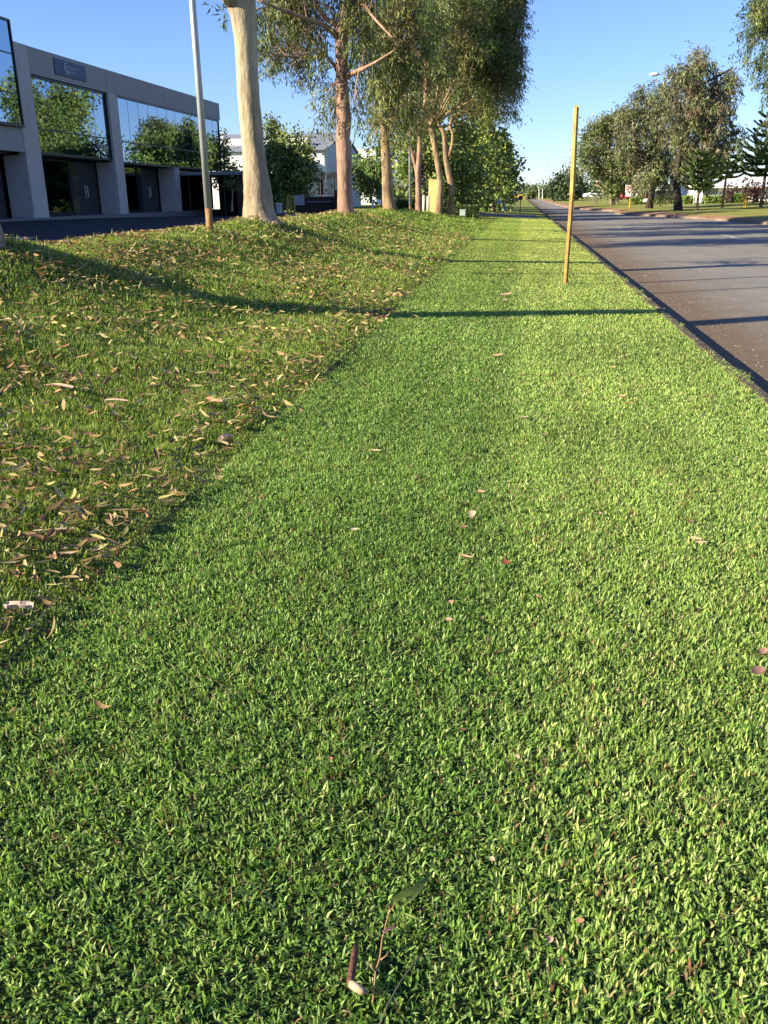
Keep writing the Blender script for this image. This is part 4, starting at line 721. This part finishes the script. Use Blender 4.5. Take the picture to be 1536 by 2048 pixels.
# small yellow loader far away
q = P(1026, 404, 200); t = thing('loader', 'tiny yellow earthmoving machine far off on the left verge', 'machine', tuple(q)); x0 = q[0]
MB().prism([(x0-1.6, q[2]+.5), (x0+1.3, q[2]+.5), (x0+1.3, q[2]+1.2), (x0+.2, q[2]+1.3), (x0-.1, q[2]+2.1), (x0-1.3, q[2]+2.1), (x0-1.6, q[2]+1.2)], 'y', 199, 201).build('body', m_yel, t, bevel=.05)
for dx in (-1, .7):
    MB().tube([(x0+dx, 198.7, q[2]+.5), (x0+dx, 199.2, q[2]+.5)], .5, 12).build('wheel', m_frame, t)
MB().tube([(x0+.8, 199.5, q[2]+1.1), (x0+2, 199.5, q[2]+1.5), (x0+2.5, 199.5, q[2]+.5)], .14, 6).build('arm', m_yel, t)

# ------------------------------------------------------------------ street lights
poles = [(15.5, 96, 12.5), (15.0, 146, 12.5), (15.0, 196, 12.6), (15.0, 247, 12.7), (14.5, 300, 12.8), (14, 355, 12.8), (13.5, 410, 12.8), (13, 465, 12.8)]
labs = ['street lamp hidden behind the tall grey gum, its two heads poking out', 'street lamp whose head shows left of the drooping grey-brown gum', 'third street lamp, its head left of the mid-green tree', 'slim pale street lamp pole right of the dark dome tree', 'street lamp with its head just left of the yellow post top', 'sixth street lamp in the receding line', 'seventh street lamp in the receding line', 'farthest street lamp of the receding line']
m_lamp = mat('lamp_glass', (.6, .62, .65), .3)
for (x, y_, hh), lab in zip(poles, labs):
    t = thing('street_lamp', lab, 'street lamp', (x, y_, 0), 'double-armed street lamps along the road')
    MB().tube([(x, y_, -.1), (x, y_, hh-.4)], [.13, .08], 8).build('pole', m_galv, t, smooth=True)
    for sg_ in (-1, 1):
        MB().tube([(x, y_, hh-.5), (x+sg_*.6, y_, hh-.15), (x+sg_*2.8, y_, hh)], .045, 6).build('arm', m_galv, t)
        MB().tube([(x+sg_*2.7, y_, hh), (x+sg_*3.0, y_, hh+.03), (x+sg_*3.4, y_, hh+.03), (x+sg_*3.65, y_, hh)], [.06, .17, .16, .05], 8).build('lamp_head', m_lamp, t, smooth=True)
for i, (px, top) in enumerate([(1078, 374), (1085, 378)]):
    q = P(px, 398, 330); t = thing('street_lamp', ['pale pole left of two by the vanishing end of the road', 'pale pole right of two by the vanishing end of the road'][i], 'pole', tuple(q), 'pale poles at the end of the road'); MB().tube([tuple(q), tuple(P(px, top, 330))], [.13, .1], 6).build('pole', m_white, t); MB().tube([tuple(P(px, top, 330)), tuple(P(px-3, top, 330))], .08, 5).build('arm', m_white, t)

# ------------------------------------------------------------------ signs and posts across the road
q = P(1259, 415, 113); t = thing('traffic_sign', 'square no right turn sign on a yellow post across the road', 'sign', tuple(q)); zt4 = P(1258, 370, 113)[2]; zb4 = P(1258, 385, 113)[2]
MB().tube([tuple(q-np.array([0, 0, .1])), (q[0], 113, zb4+.3)], .09, 8).build('post', m_yel, t)
c0 = P(1258, 377.5, 113); hw = .42; MB().box(c0[0]-hw, c0[0]+hw, 112.84, 112.88, c0[2]-hw, c0[2]+hw).build('sign_plate', m_white, t, bevel=.01)
m_red = mat('sign_red', (.6, .03, .04), .5)
rg = MB(); rg.tube([(c0[0]+.34*cos(a_), 112.82, c0[2]+.34*sin(a_)) for a_ in np.linspace(0, 2*pi, 25)], .035, 5); rg.tube([(c0[0]-.24, 112.815, c0[2]+.24), (c0[0]+.24, 112.815, c0[2]-.24)], .03, 5); rg.build('ring', m_red, t)
ar = MB(); ar.tube([(c0[0]-.12, 112.83, c0[2]-.25), (c0[0]-.12, 112.83, c0[2]+.02), (c0[0]-.02, 112.83, c0[2]+.12), (c0[0]+.1, 112.83, c0[2]+.12)], .035, 5); ar.prism([(c0[0]+.08, c0[2]+.02), (c0[0]+.25, c0[2]+.12), (c0[0]+.08, c0[2]+.22)], 'y', 112.81, 112.835); ar.build('arrow', m_iron, t)
MB().box(c0[0]-.35, c0[0]+.35, 112.84, 112.88, c0[2]-hw-.45, c0[2]-hw-.05).build('lower_plate', m_white, t)
q = P(1489, 419, 98); t = thing('marker_post', 'short flat yellow post on the grass between the two right pines', 'post', tuple(q)); MB().box(q[0]-.11, q[0]+.11, 97.97, 98.05, q[2]-.1, P(1489, 388, 98)[2]).build('post', m_yel, t, bevel=.01); MB().box(q[0]-.12, q[0]+.12, 97.95, 98.07, P(1489, 388, 98)[2]+.002, P(1489, 387, 98)[2]+.03).build('cap', m_yel, t)
q = P(1400, 412, 118); t = thing('information_sign', 'white information board with orange and grey header behind the thin pine', 'sign', tuple(q)); xa, xb = P(1386, 400, 118)[0], P(1405, 400, 118)[0]
MB().box(xa, xb, 118, 118.12, P(1390, 395, 118)[2], P(1390, 381, 118)[2]).build('panel', m_white, t); MB().box(xa+.6, xb, 117.95, 118.1, P(1390, 380.8, 118)[2], P(1390, 368, 118)[2]).build('header', mat('header_orange', (.55, .22, .08), .6, col2=(.12, .12, .13), nscale=1.2), t)
MB().box(xa, xa+.58, 117.96, 118.1, P(1390, 380.8, 118)[2], P(1390, 368, 118)[2]).build('header_side', mat('header_grey', (.35, .38, .40), .6), t)
for xx in (xa+.1, xb-.1): MB().tube([(xx, 118.06, .0), (xx, 118.06, P(1390, 395, 118)[2])], .05, 6).build('leg', m_galv, t)
bd = MB()
for k_ in range(2): bd.box(xa+.2, xb-.2, 117.9, 117.95, P(1390, 400+k_*5, 118)[2], P(1390, 397.5+k_*5, 118)[2])
bd.build('slat', m_white, t)
q = P(1195, 400, 165); t = thing('advertising_sign', 'tall red and white sign above the small distant pine', 'sign', tuple(q)); xa, xb = P(1190, 370, 165)[0], P(1200, 370, 165)[0]
MB().box(xa, xb, 165, 165.2, P(1195, 372, 165)[2], P(1195, 362, 165)[2]).build('panel', mat('sign_pale_red', (.55, .13, .12), .5, col2=(.7, .5, .48), nscale=1.5), t); MB().tube([((xa+xb)/2, 165.1, 0), ((xa+xb)/2, 165.1, P(1195, 372, 165)[2])], .12, 8).build('post', m_white, t)
# cars
def car(label, px, py, Y, colm, side, name='parked_car', s_=1.0):
    q = P(px, py, Y); t = thing(name, label, 'car', tuple(q), 'cars parked across the road'); x, y_, z = q
    if side:
        prof = [(-2.1, .35), (-2.15, .75), (-1.9, .95), (-1.2, 1.0), (-.6, 1.42), (.9, 1.45), (1.6, 1.0), (2.1, .92), (2.15, .35)]
        MB().prism([(x+a_, z+b_) for a_, b_ in prof], 'y', y_-.85, y_+.85).build('body', colm, t, bevel=.08)
        MB().prism([(x+a_, z+b_) for a_, b_ in [(-1.0, 1.0), (-.52, 1.36), (.85, 1.38), (1.4, 1.02)]], 'y', y_-.87, y_+.87).build('window', m_door, t)
        for dx in (-1.35, 1.35):
            w1 = MB().tube([(x+dx, y_-.88, z+.32), (x+dx, y_-.66, z+.32)], .32, 14).build('wheel', m_frame, t); MB().tube([(x+dx, y_-.89, z+.32), (x+dx, y_-.87, z+.32)], .18, 10).build('rim', m_galv, w1)
    else:
        prof = [(-.85, .3), (-.9, .8), (-.68, 1.42), (.68, 1.42), (.9, .8), (.85, .3)]
        MB().prism([(x+a_, z+b_) for a_, b_ in prof], 'y', y_-2, y_+2).build('body', colm, t, bevel=.1)
        MB().prism([(x+a_, z+b_) for a_, b_ in [(-.72, .88), (-.6, 1.32), (.6, 1.32), (.72, .88)]], 'y', y_-2.02, y_-1.9).build('window', m_door, t)
        for dx in (-.7, .7):
            MB().tube([(x+dx, y_-1.7, z+.3), (x+dx, y_-1.3, z+.3)], .3, 12).build('wheel', m_frame, t); MB().box(x+dx-.12, x+dx+.12, y_-2.03, y_-1.98, z+.62, z+.74).build('headlight', m_lamp, t)
m_cr = mat('car_red', (.6, .02, .03), .3, spec=.6); m_cw = mat('car_white', (.75, .76, .78), .3, spec=.6); m_cs = mat('car_silver', (.4, .43, .48), .3, spec=.6)
car('white car parked farthest left, left of the distant pine trunk', 1190, 398, 165, m_cw, True); car('silver car between the distant pine and the pale clustered trunks', 1211, 398, 160, m_cs, True)
car('red car seen end-on just left of the no right turn sign', 1249, 400, 150, m_cr, False); car('orange-red car partly behind the slanting dark trunk', 1288, 401, 148, mat('car_orange', (.6, .09, .03), .3), False)
car('white car between the sign and the orange-red car', 1270, 399, 160, m_cw, True); car('white van-like car right of the slanting dark trunk', 1318, 400, 150, m_cw, True); car('white car just left of the thick dark trunk', 1342, 399, 155, m_cw, True)
# white building across the road
Yw = 140; t = thing('white_building', 'long low white commercial building behind the roadside pines', 'building', tuple(P(1450, 400, Yw)))
xa, xb = P(1386, 380, Yw)[0], P(1640, 380, Yw)[0]; ze = P(1450, 376, Yw)[2]; zb = .3
MB().box(xa, xb, Yw, Yw+18, zb, ze).build('wall', m_white, t)
MB().prism([(Yw-1.2, ze+.01), (Yw-1.2, ze+.25), (Yw+8, P(1450, 352, Yw+8)[2]), (Yw+8, ze+.01)], 'x', xa-.5, xb+.5).build('roof', m_white, t)
for (p0, p1) in ((1417, 1436), (1463, 1479), (1500, 1530)):
    x0, x1 = P(p0, 380, Yw)[0], P(p1, 380, Yw)[0]; wn = MB().box(x0, x1, Yw-.06, Yw-.004, P(1450, 388, Yw)[2], P(1450, 378, Yw)[2]).build('window', m_door, t)
    fm = MB()
    for k_ in range(5): xx = x0+(x1-x0)*k_/4; fm.box(xx-.04, xx+.04, Yw-.09, Yw-.062, P(1450, 388, Yw)[2], P(1450, 378, Yw)[2])
    fm.build('frame', m_white, wn)
xa2 = P(1290, 390, 170)[0]; t = thing('white_building', 'pale low building behind the dark gum trunks and parked cars', 'building', (xa2, 170, .4)); MB().box(xa2, P(1388, 390, 170)[0], 170, 185, .3, P(1340, 383, 170)[2]).build('wall', m_white, t); MB().box(xa2-.3, P(1388, 390, 170)[0]+.3, 169.4, 185, P(1340, 383, 170)[2]+.003, P(1340, 378, 170)[2]).build('roof', m_cream, t)
q = P(1375, 388, 145); MB_ = MB(); MB_.box(q[0]-1.8, q[0]+2, 169.9, 169.97, .8, P(1375, 384, 170)[2]); MB_.build('window', m_door, t)
a = P(1408, 405, 128); b_ = P(1445, 405, 128); hedge('mid-green shrubs right of the white information board', a[0], b_[0], 127, 129, .2, P(1420, 394, 128)[2], 5000, PAL_P[:3], .3, seed=131, name='shrubs')
a = P(1452, 405, 128); b_ = P(1492, 405, 128); hedge('bright green clipped hedge in front of the white building', a[0], b_[0], 127, 129, .2, P(1470, 390, 128)[2], 7000, [[.16, .26, .04], [.12, .2, .03]], .25, seed=132)
a = P(1365, 405, 128); b_ = P(1385, 405, 128); hedge('small shrubs left of the white information board', a[0], b_[0], 127, 129, .2, P(1375, 394, 128)[2], 3500, PAL_P[:3], .3, seed=133, name='shrubs')
a = P(1305, 405, 135); b_ = P(1345, 405, 135); hedge('low bushes between the two dark gum trunks', a[0], b_[0], 134, 136, .2, P(1325, 396, 135)[2], 4500, PAL_P[:3]+[[.2, .18, .08]], .3, seed=134, name='shrubs')
a = P(1262, 405, 135); b_ = P(1282, 405, 135); hedge('low green bush right of the no right turn sign', a[0], b_[0], 134, 136, .2, P(1272, 396, 135)[2], 3000, PAL_P[:3], .3, seed=135, name='shrubs')
RED = [[.07, .025, .025], [.05, .02, .02], [.10, .04, .035]]
broad('dark red shrub left of the short yellow post', (1461, 402), 124, [(1459, 385, 9), (1465, 380, 8), (1462, 394, 9)], RED, .35, .25, 40, bk_dark, name='red_shrub', seed=141, depth=.8)
broad('larger dark red shrub beside the right-hand pine trunk', (1510, 402), 118, [(1505, 370, 12), (1495, 382, 10), (1515, 385, 13), (1528, 388, 12), (1505, 395, 12)], RED, .35, .25, 40, bk_dark, name='red_shrub', seed=142, depth=.8)

# ------------------------------------------------------------------ fallen leaves, bark and twigs
def litter_material(): return mat('dry_leaf', (.4, .25, .15), .65, attr='Col', noise=.2, nscale=30, spec=.2, transl=.12)
m_dry = litter_material()
LT = np.array([1.0, 1.08, .86])
LC = np.array([[.40, .27, .145], [.38, .235, .135], [.27, .165, .09], [.48, .36, .21], [.18, .10, .06], [.36, .17, .11], [.42, .34, .16], [.32, .22, .12], [.20, .15, .07]])
def leaf_geo(L, W, curl, cup, sick, thick=0):
    """vertex grid 8 x 3 of a lanceolate curled leaf, returned (24,3); faces fixed"""
    t = np.linspace(0, 1, 8); wv = W*np.sin(pi*t**.8)**.8*.5+.0008; V = []
    for i, tt in enumerate(t):
        a = curl*(tt-.5); x = L*(tt-.5); z = L*curl*.5*(tt-.5)**2*4*.25; yy = sick*L*((tt-.5)**2)
        for s_ in (-1, 0, 1): V.append((x, yy+s_*wv[i], z+abs(s_)*cup*wv[i]))
    return np.array(V)
LF = []
for i in range(7):
    for j in range(2): a = i*3+j; LF.append((a, a+1, a+4, a+3))
LF = np.array(LF)
leaf_meshes = []
for k_ in range(14):
    V = leaf_geo(random.uniform(.07, .13), random.uniform(.012, .028), random.uniform(.2, 2.6), random.uniform(-.2, .9), random.uniform(-.5, .5)); c = LC[k_ % len(LC)]*LT*random.uniform(.85, 1.15)
    me = raw_mesh('fallen_leaf', V, LF.ravel(), np.arange(0, 56, 4), np.tile(c, (24, 1)), True); me.materials.append(m_dry); leaf_meshes.append(me)
def dens_ok(x, y_):
    e = math.exp(-((x-XL)/.35)**2); n = float(vnoise(x, y_, 1.3, 41)); return random.random() < .16+.75*n*n+.12*e
pts = []
rr = random.Random(99)
tries = 0
while len(pts) < 9500 and tries < 160000:
    tries += 1; r_ = 2.0*(34/2.0)**rr.random(); th = pi/2+YAW+rr.uniform(-.1, .70); x, y_ = r_*cos(th), r_*sin(th)
    if x > XL+rr.gauss(-.02, .05)+(abs(rr.gauss(0, .35)) if rr.random() < .05 else 0) or x < -7.2: continue
    if rr.random() > min(.046*r_-.05, .55): continue
    if not dens_ok(x, y_): continue
    pts.append((x, y_, r_))
pts.sort(key=lambda p: p[2])
gl = 'one of many dry tan gum leaves scattered over the rough grass bank'
for i, (x, y_, r_) in enumerate(pts[:285]):
    o = link(bpy.data.objects.new('fallen_leaf', rr.choice(leaf_meshes))); o.location = (x, y_, float(zt(x, y_))+rr.uniform(.020, .046)); o.rotation_euler = (rr.gauss(0, .55), rr.gauss(0, .4), rr.gauss(0, 1.0)+(pi if rr.random() < .5 else 0)); s_ = rr.uniform(.3, .85); o.scale = (s_,)*3
    tag(o, gl, 'leaf', 'dry gum leaves scattered on the bank')
rest = pts[285:]; n = len(rest); A = np.array(rest)
Vs = np.zeros((n, 24, 3)); Cs = np.zeros((n, 24, 3))
for i, (x, y_, r_) in enumerate(rest):
    g_ = leaf_geo(rr.uniform(.045, .12), rr.uniform(.014, .028), rr.uniform(.1, .9), rr.uniform(-.2, .9), rr.uniform(-.5, .5))*(.82+.024*r_)
    M3 = np.array((Matrix.Rotation(rr.gauss(0, 1.0), 3, 'Z') @ Matrix.Rotation(rr.gauss(0, .35), 3, 'Y') @ Matrix.Rotation(rr.gauss(0, .5), 3, 'X'))); Vs[i] = g_ @ M3.T+np.array([x, y_, 0]); Cs[i] = LC[rr.randrange(len(LC))]*LT*rr.uniform(.8, 1.15)
Vs[:, :, 2] += (zt(A[:, 0], A[:, 1])+.042+.022*np.minimum(A[:, 2]/10, 2.4))[:, None]
fl = (LF[None]+(np.arange(n)*24)[:, None, None]).ravel()
tag(obj('leaf_litter', raw_mesh('leaf_litter', Vs.reshape(-1, 3), fl, np.arange(0, len(fl), 4), Cs.reshape(-1, 3), True), m_dry), 'dry gum leaves and shed bark scattered thickly over the bank farther off', 'leaf litter', kind='stuff')
n = 420; r_ = 2.5*(26/2.5)**rng.random(n); th = pi/2+YAW+rng.uniform(-.05, .65, n); x, y_ = r_*np.cos(th), r_*np.sin(th); k = (x < XL)*(x > -7); x, y_, r_ = x[k], y_[k], r_[k]; n = len(x)
a = rng.uniform(0, pi, n); ln = rng.uniform(.05, .22, n)/2; d = np.stack([np.cos(a)*ln, np.sin(a)*ln, .2*ln*rng.standard_normal(n)], -1); e = np.stack([-np.sin(a), np.cos(a), 0*a], -1)*(.0012+.0006*r_/4)[:, None]; p = np.stack([x, y_, zt(x, y_)+.04], -1)
tag(obj('twig_litter', quads('twig_litter', np.stack([p-d-e, p+d*.98-e, p+d+e+np.array([0, 0, .004]), p-d+e+np.array([0, 0, .004])], 1), pick(np.array([[.30, .22, .14], [.22, .14, .09], [.38, .32, .22]]), n)), m_dry), 'thin dry twigs and stalks strewn over the rough bank', 'twigs', kind='stuff')
# debris on road edge
n = 5200; x = XR+.05+rng.exponential(1.3, n); y_ = rng.uniform(3.5, 34, n); k = x < 7; x, y_ = x[k], y_[k]; n = len(x); sz = .006+.016*rng.random(n)**2; a = rng.uniform(0, 6.28, n)
p = np.stack([x, y_, road_z(x)+.006], -1); d = np.stack([np.cos(a), np.sin(a), .25*rng.standard_normal(n)], -1)*sz[:, None]; e = np.stack([-np.sin(a), np.cos(a), 0*a], -1)*(sz*rng.uniform(.2, .6, n))[:, None]
lift = np.array([0, 0, .006]); tag(obj('road_debris', quads('road_debris', np.stack([p-d, p-e+lift, p+d+lift, p+e], 1), pick(np.array([[.45, .38, .26], [.30, .22, .13], [.50, .45, .36], [.2, .13, .08], [.22, .26, .08]]), n)), m_dry), 'bits of bark and leaf washed along the road edge', 'debris', kind='stuff')
# distinct leaves lying on the mown strip: px, py, length, width, rotation, tilt, colour, label
SL = [(943, 1030, .05, .035, .4, 1.0, (.55, .40, .27), 'upright pale curled leaf casting a shadow in the middle of the mown strip'),
 (928, 1055, .04, .02, .2, .2, (.35, .18, .11), 'small brown leaf just below the upright pale one'), (932, 1115, .075, .018, -.6, .1, (.50, .30, .18), 'long narrow tan leaf slanting left of the red-brown leaf'),
 (1012, 1128, .042, .034, .1, .3, (.22, .07, .04), 'round red-brown leaf in the middle of the mown strip'), (1392, 1080, .07, .02, -.9, .5, (.50, .32, .18), 'crumpled tan leaf on the right part of the mown strip'),
 (1402, 1086, .06, .014, -.3, .4, (.48, .33, .20), 'thin curled strip across the crumpled tan leaf'), (1382, 1045, .03, .02, .1, .3, (.22, .12, .08), 'small dark brown leaf above the crumpled tan leaf'),
 (1340, 970, .03, .016, .1, .3, (.52, .38, .26), 'small pale leaf high on the right part of the mown strip'), (962, 985, .05, .022, -.4, .3, (.46, .25, .15), 'tan leaf above the upright pale leaf'),
 (1198, 1028, .03, .02, .8, .4, (.50, .30, .19), 'small pinkish leaf fragment on the mid-right mown grass'), (1516, 1345, .06, .035, .4, .4, (.25, .14, .11), 'dark curled leaf at the right edge of the photo'),
 (1526, 1304, .05, .025, .7, .3, (.45, .25, .17), 'tan leaf at the right edge just above the dark curled one'), (898, 1240, .03, .02, -.5, .3, (.52, .30, .20), 'small pink leaf fragment below the centre of the mown strip'),
 (902, 1205, .025, .018, .2, .3, (.48, .28, .18), 'tiny tan fragment above the small pink one'), (1078, 1195, .03, .012, -1.0, .3, (.26, .12, .10), 'thin dark reddish sliver right of the small pink fragment'),
 (752, 903, .07, .02, -.3, .25, (.50, .34, .22), 'tan leaf on the left part of the mown strip above mid height'), (709, 1060, .04, .022, .1, .2, (.55, .48, .32), 'small creamy leaf left of the upright pale leaf'),
 (996, 712, .13, .04, -.1, .3, (.50, .34, .2), 'tan leaf cluster in the mown grass below the long trunk shadow'), (1180, 656, .10, .03, .1, .2, (.24, .15, .10), 'dark leaf just below the right end of the long trunk shadow'),
 (1243, 793, .09, .03, .2, .3, (.55, .36, .2), 'tan leaf below the yellow post toward the kerb'), (1258, 808, .07, .02, .1, .2, (.40, .24, .14), 'brown leaf next to the tan one toward the kerb'),
 (1048, 835, .08, .022, .1, .2, (.50, .36, .24), 'pale leaf midway up the centre of the mown strip'), (1225, 735, .06, .03, -.5, .3, (.50, .34, .18), 'small tan leaf between the trunk shadow and the kerbside leaves'),
 (1018, 542, .22, .06, .3, .4, (.42, .28, .16), 'brown leaf on the strip left of the yellow post'), (1012, 592, .24, .06, .1, .4, (.50, .35, .22), 'tan leaf cluster just above the long trunk shadow'), (1010, 601, .14, .05, .6, .3, (.52, .38, .25), 'second tan leaf touching the cluster above the trunk shadow'),
 (1020, 638, .16, .03, .0, .2, (.42, .28, .18), 'thin tan leaf just under the long trunk shadow'), (1160, 1842, .02, .011, .1, .3, (.50, .24, .13), 'small orange-brown fragment low in the right foreground'),
 (1100, 1880, .018, .012, .7, .4, (.56, .36, .26), 'small pink fragment low in the foreground right of the twig'), (985, 1720, .018, .011, -.9, .4, (.52, .32, .24), 'tiny pink fragment above and right of the twig leaves'),
 (925, 1460, .022, .010, .0, .2, (.16, .08, .06), 'tiny dark brown leaf in the centre foreground'), (1035, 1515, .02, .010, -.8, .3, (.50, .30, .22), 'tiny pinkish sliver in the centre right foreground'),
 (662, 1518, .012, .010, .2, .3, (.40, .18, .12), 'tiny reddish crumb left of centre in the foreground'), (1090, 870, .05, .02, .3, .2, (.3, .2, .12), 'thin brown leaf in the centre right of the strip')]
for (px, py, L, W, rz, tl, c, lab) in SL:
    q = G(px, py, 0); q = G(px, py, float(zt(q[0], q[1]))+.03); V = leaf_geo(L, W, random.uniform(.4, 1.2), random.uniform(.3, .8), random.uniform(-.3, .3)); me = raw_mesh('fallen_leaf', V, LF.ravel(), np.arange(0, 56, 4), np.tile(np.array(c)*.95, (24, 1)), True)
    o = obj('fallen_leaf', me, m_dry); o.location = tuple(q+np.array([0, 0, L*.15*tl])); o.rotation_euler = (tl*.8, -tl*.4, rz+YAW); tag(o, lab, 'leaf')
# larger bark flakes on the bank: px, py, length m, width, rot
def bark_piece(label, px, py, L, W, rz, col, z=.05, tl=.15, name='bark_strip', roll=.5):
    q = G(px, py, .05)
    for _ in range(6): q = G(px, py, float(zt(q[0], q[1]))+z)
    n_ = 9; mb = MB(); r_ = random.Random(px)
    top = []; 
    for i in range(n_):
        t = i/(n_-1); wv = W*.5*(1 if .08 < t < .92 else .55)*r_.uniform(.8, 1.1); zc = L*.10*sin(pi*t)*tl*3
        for k_, u in enumerate((-1, -.4, .4, 1)): mb.v.append((L*(t-.5)+r_.uniform(-.01, .01)*L*3, u*wv, zc+abs(u)**2*W*roll*.5))
    for i in range(n_-1):
        for k_ in range(3): a = i*4+k_; mb.f.append((a, a+1, a+5, a+4))
    o = mb.build(name, mat('bark_flake', col, .8, noise=.3, nscale=25), None); o.modifiers.new('solid', 'SOLIDIFY').thickness = .003
    o.location = tuple(q); o.rotation_euler = (random.uniform(-.2, .2), random.uniform(-.1, .1), rz+YAW); tag(o, label, 'bark'); return o
bark_piece('long pinkish bark strip lying slanted on the left of the bank', 118, 775, .26, .05, -.5, (.46, .29, .21))
bark_piece('pale curled bark piece at the far left edge of the photo', 38, 1218, .10, .04, .1, (.56, .42, .33), roll=1.0)
bark_piece('folded tan bark piece near the left of the mown edge', 452, 880, .10, .04, .7, (.52, .37, .27), tl=.5, roll=.9)
bark_piece('orange-tan bark flake above the mown edge', 432, 805, .09, .05, -.1, (.55, .30, .17))
bark_piece('flat tan bark strip near the long pinkish one', 233, 803, .16, .035, -.05, (.50, .33, .23))
bark_piece('white bark chip high on the bank near the long shadow', 524, 540, .16, .07, .1, (.66, .60, .48))
bark_piece('pale curled bark strip on the bank above the mown edge', 130, 1110, .07, .018, .1, (.5, .36, .24))
# foreground snapped stick, twig with leaves and dark stalk
def fg(px, py, z=.03): q = G(px, py, 0); return tuple(G(px, py, float(zt(q[0], q[1]))+z))
t = thing('bark_strip', 'brown rolled bark piece bent at its pale end, lying in the near foreground', 'bark', fg(706, 1930))
MB().tube([fg(712, 1890, .028), fg(710, 1905, .034), fg(705, 1935, .036), fg(701, 1962, .034), fg(703, 1972, .036)], [.0055, .0075, .0085, .0085, .008], 12, wob=.12).build('bark_roll', mat('roll_brown', (.11, .05, .032), .6, noise=.35, nscale=50, bump=.5), t, smooth=True)
MB().tube([fg(703, 1968, .036), fg(712, 1974, .040), fg(724, 1982, .042), fg(734, 1985, .036)], [.0085, .009, .008, .004], 10, wob=.15).build('pale_end', mat('roll_pale', (.42, .29, .19), .6, noise=.15), t, smooth=True)
t = thing('eucalypt_twig', 'thin tan twig with narrow green leaves lying in the near foreground', 'twig', fg(755, 1930))
mt = mat('twig_tan', (.42, .24, .12), .6)
tw = MB(); tw.tube([fg(745, 2008, .02), fg(748, 1975, .036), fg(751, 1944, .042), fg(760, 1915, .045), fg(764, 1880, .047), fg(772, 1848, .05), fg(779, 1822, .055), fg(778, 1812, .058)], [.0012, .0016, .0018, .0018, .0016, .0016, .0014, .001], 6)
tw.tube([fg(751, 1944, .042), fg(744, 1936, .048), fg(739, 1928, .054)], [.0015, .0013, .0012], 5); tw.tube([fg(761, 1920, .045), fg(773, 1911, .05), fg(777, 1902, .055)], [.0014, .0012, .001], 5); tw.tube([fg(778, 1825, .055), fg(790, 1808, .06), fg(800, 1800, .06)], [.0012, .001, .0008], 5)
tw.build('stem', mt, t, smooth=True)
def long_leaf(pts, W, m, parent, name='leaf'):
    mb = MB(); n_ = len(pts); ps = [Vector(p) for p in pts]
    for i, p in enumerate(ps):
        d = (ps[min(i+1, n_-1)]-ps[max(i-1, 0)]).normalized(); s_ = d.cross(Vector((.25, -.45, 1))).normalized()*W*.5*max(.08, sin(pi*(i+.3)/(n_-.4))); mb.v += [tuple(p-s_), tuple(p+Vector((0, 0, -.0015))), tuple(p+s_)]
    for i in range(n_-1):
        a = i*3; mb.f += [(a, a+1, a+4, a+3), (a+1, a+2, a+5, a+4)]
    return mb.build(name, m, parent, smooth=True)
mlg = mat('twig_leaf', (.15, .19, .035), .45, noise=.15, nscale=30, transl=.2); mlp = mat('twig_leaf_pale', (.26, .31, .08), .45, transl=.2)
long_leaf([fg(779, 1820, .055), fg(786, 1800, .06), fg(808, 1788, .062), fg(828, 1780, .06), fg(848, 1762, .056), fg(862, 1748, .05)], .017, mlg, t)
long_leaf([fg(788, 1825, .055), fg(805, 1812, .058), fg(822, 1798, .06), fg(840, 1780, .058), fg(855, 1762, .055)], .006, mlp, t)
long_leaf([fg(788, 1850, .05), fg(795, 1838, .052), fg(802, 1822, .055), fg(804, 1815, .05)], .005, mlp, t)
long_leaf([fg(806, 1826, .05), fg(820, 1832, .054), fg(834, 1838, .052), fg(850, 1836, .045)], .006, mlp, t)
t = bark_piece('small dark brown bark scrap behind the thin tan twig', 778, 1862, .030, .010, .5, (.24, .13, .11), roll=.8)
t = thing('grass_stalk', 'thin dark grass stalk curving across the near foreground', 'stalk', fg(800, 1960)); MB().tube([fg(758, 2052, .03), fg(775, 2010, .045), fg(800, 1965, .055), fg(828, 1925, .058), fg(855, 1900, .055), fg(880, 1890, .045)], [.0012, .0014, .0014, .0013, .0011, .0008], 6).build('stem', mat('stalk_dark', (.10, .10, .07), .6), t, smooth=True); MB().tube([fg(880, 1890, .045), fg(890, 1893, .04)], [.002, .001], 5).build('seed_tip', mt, t)
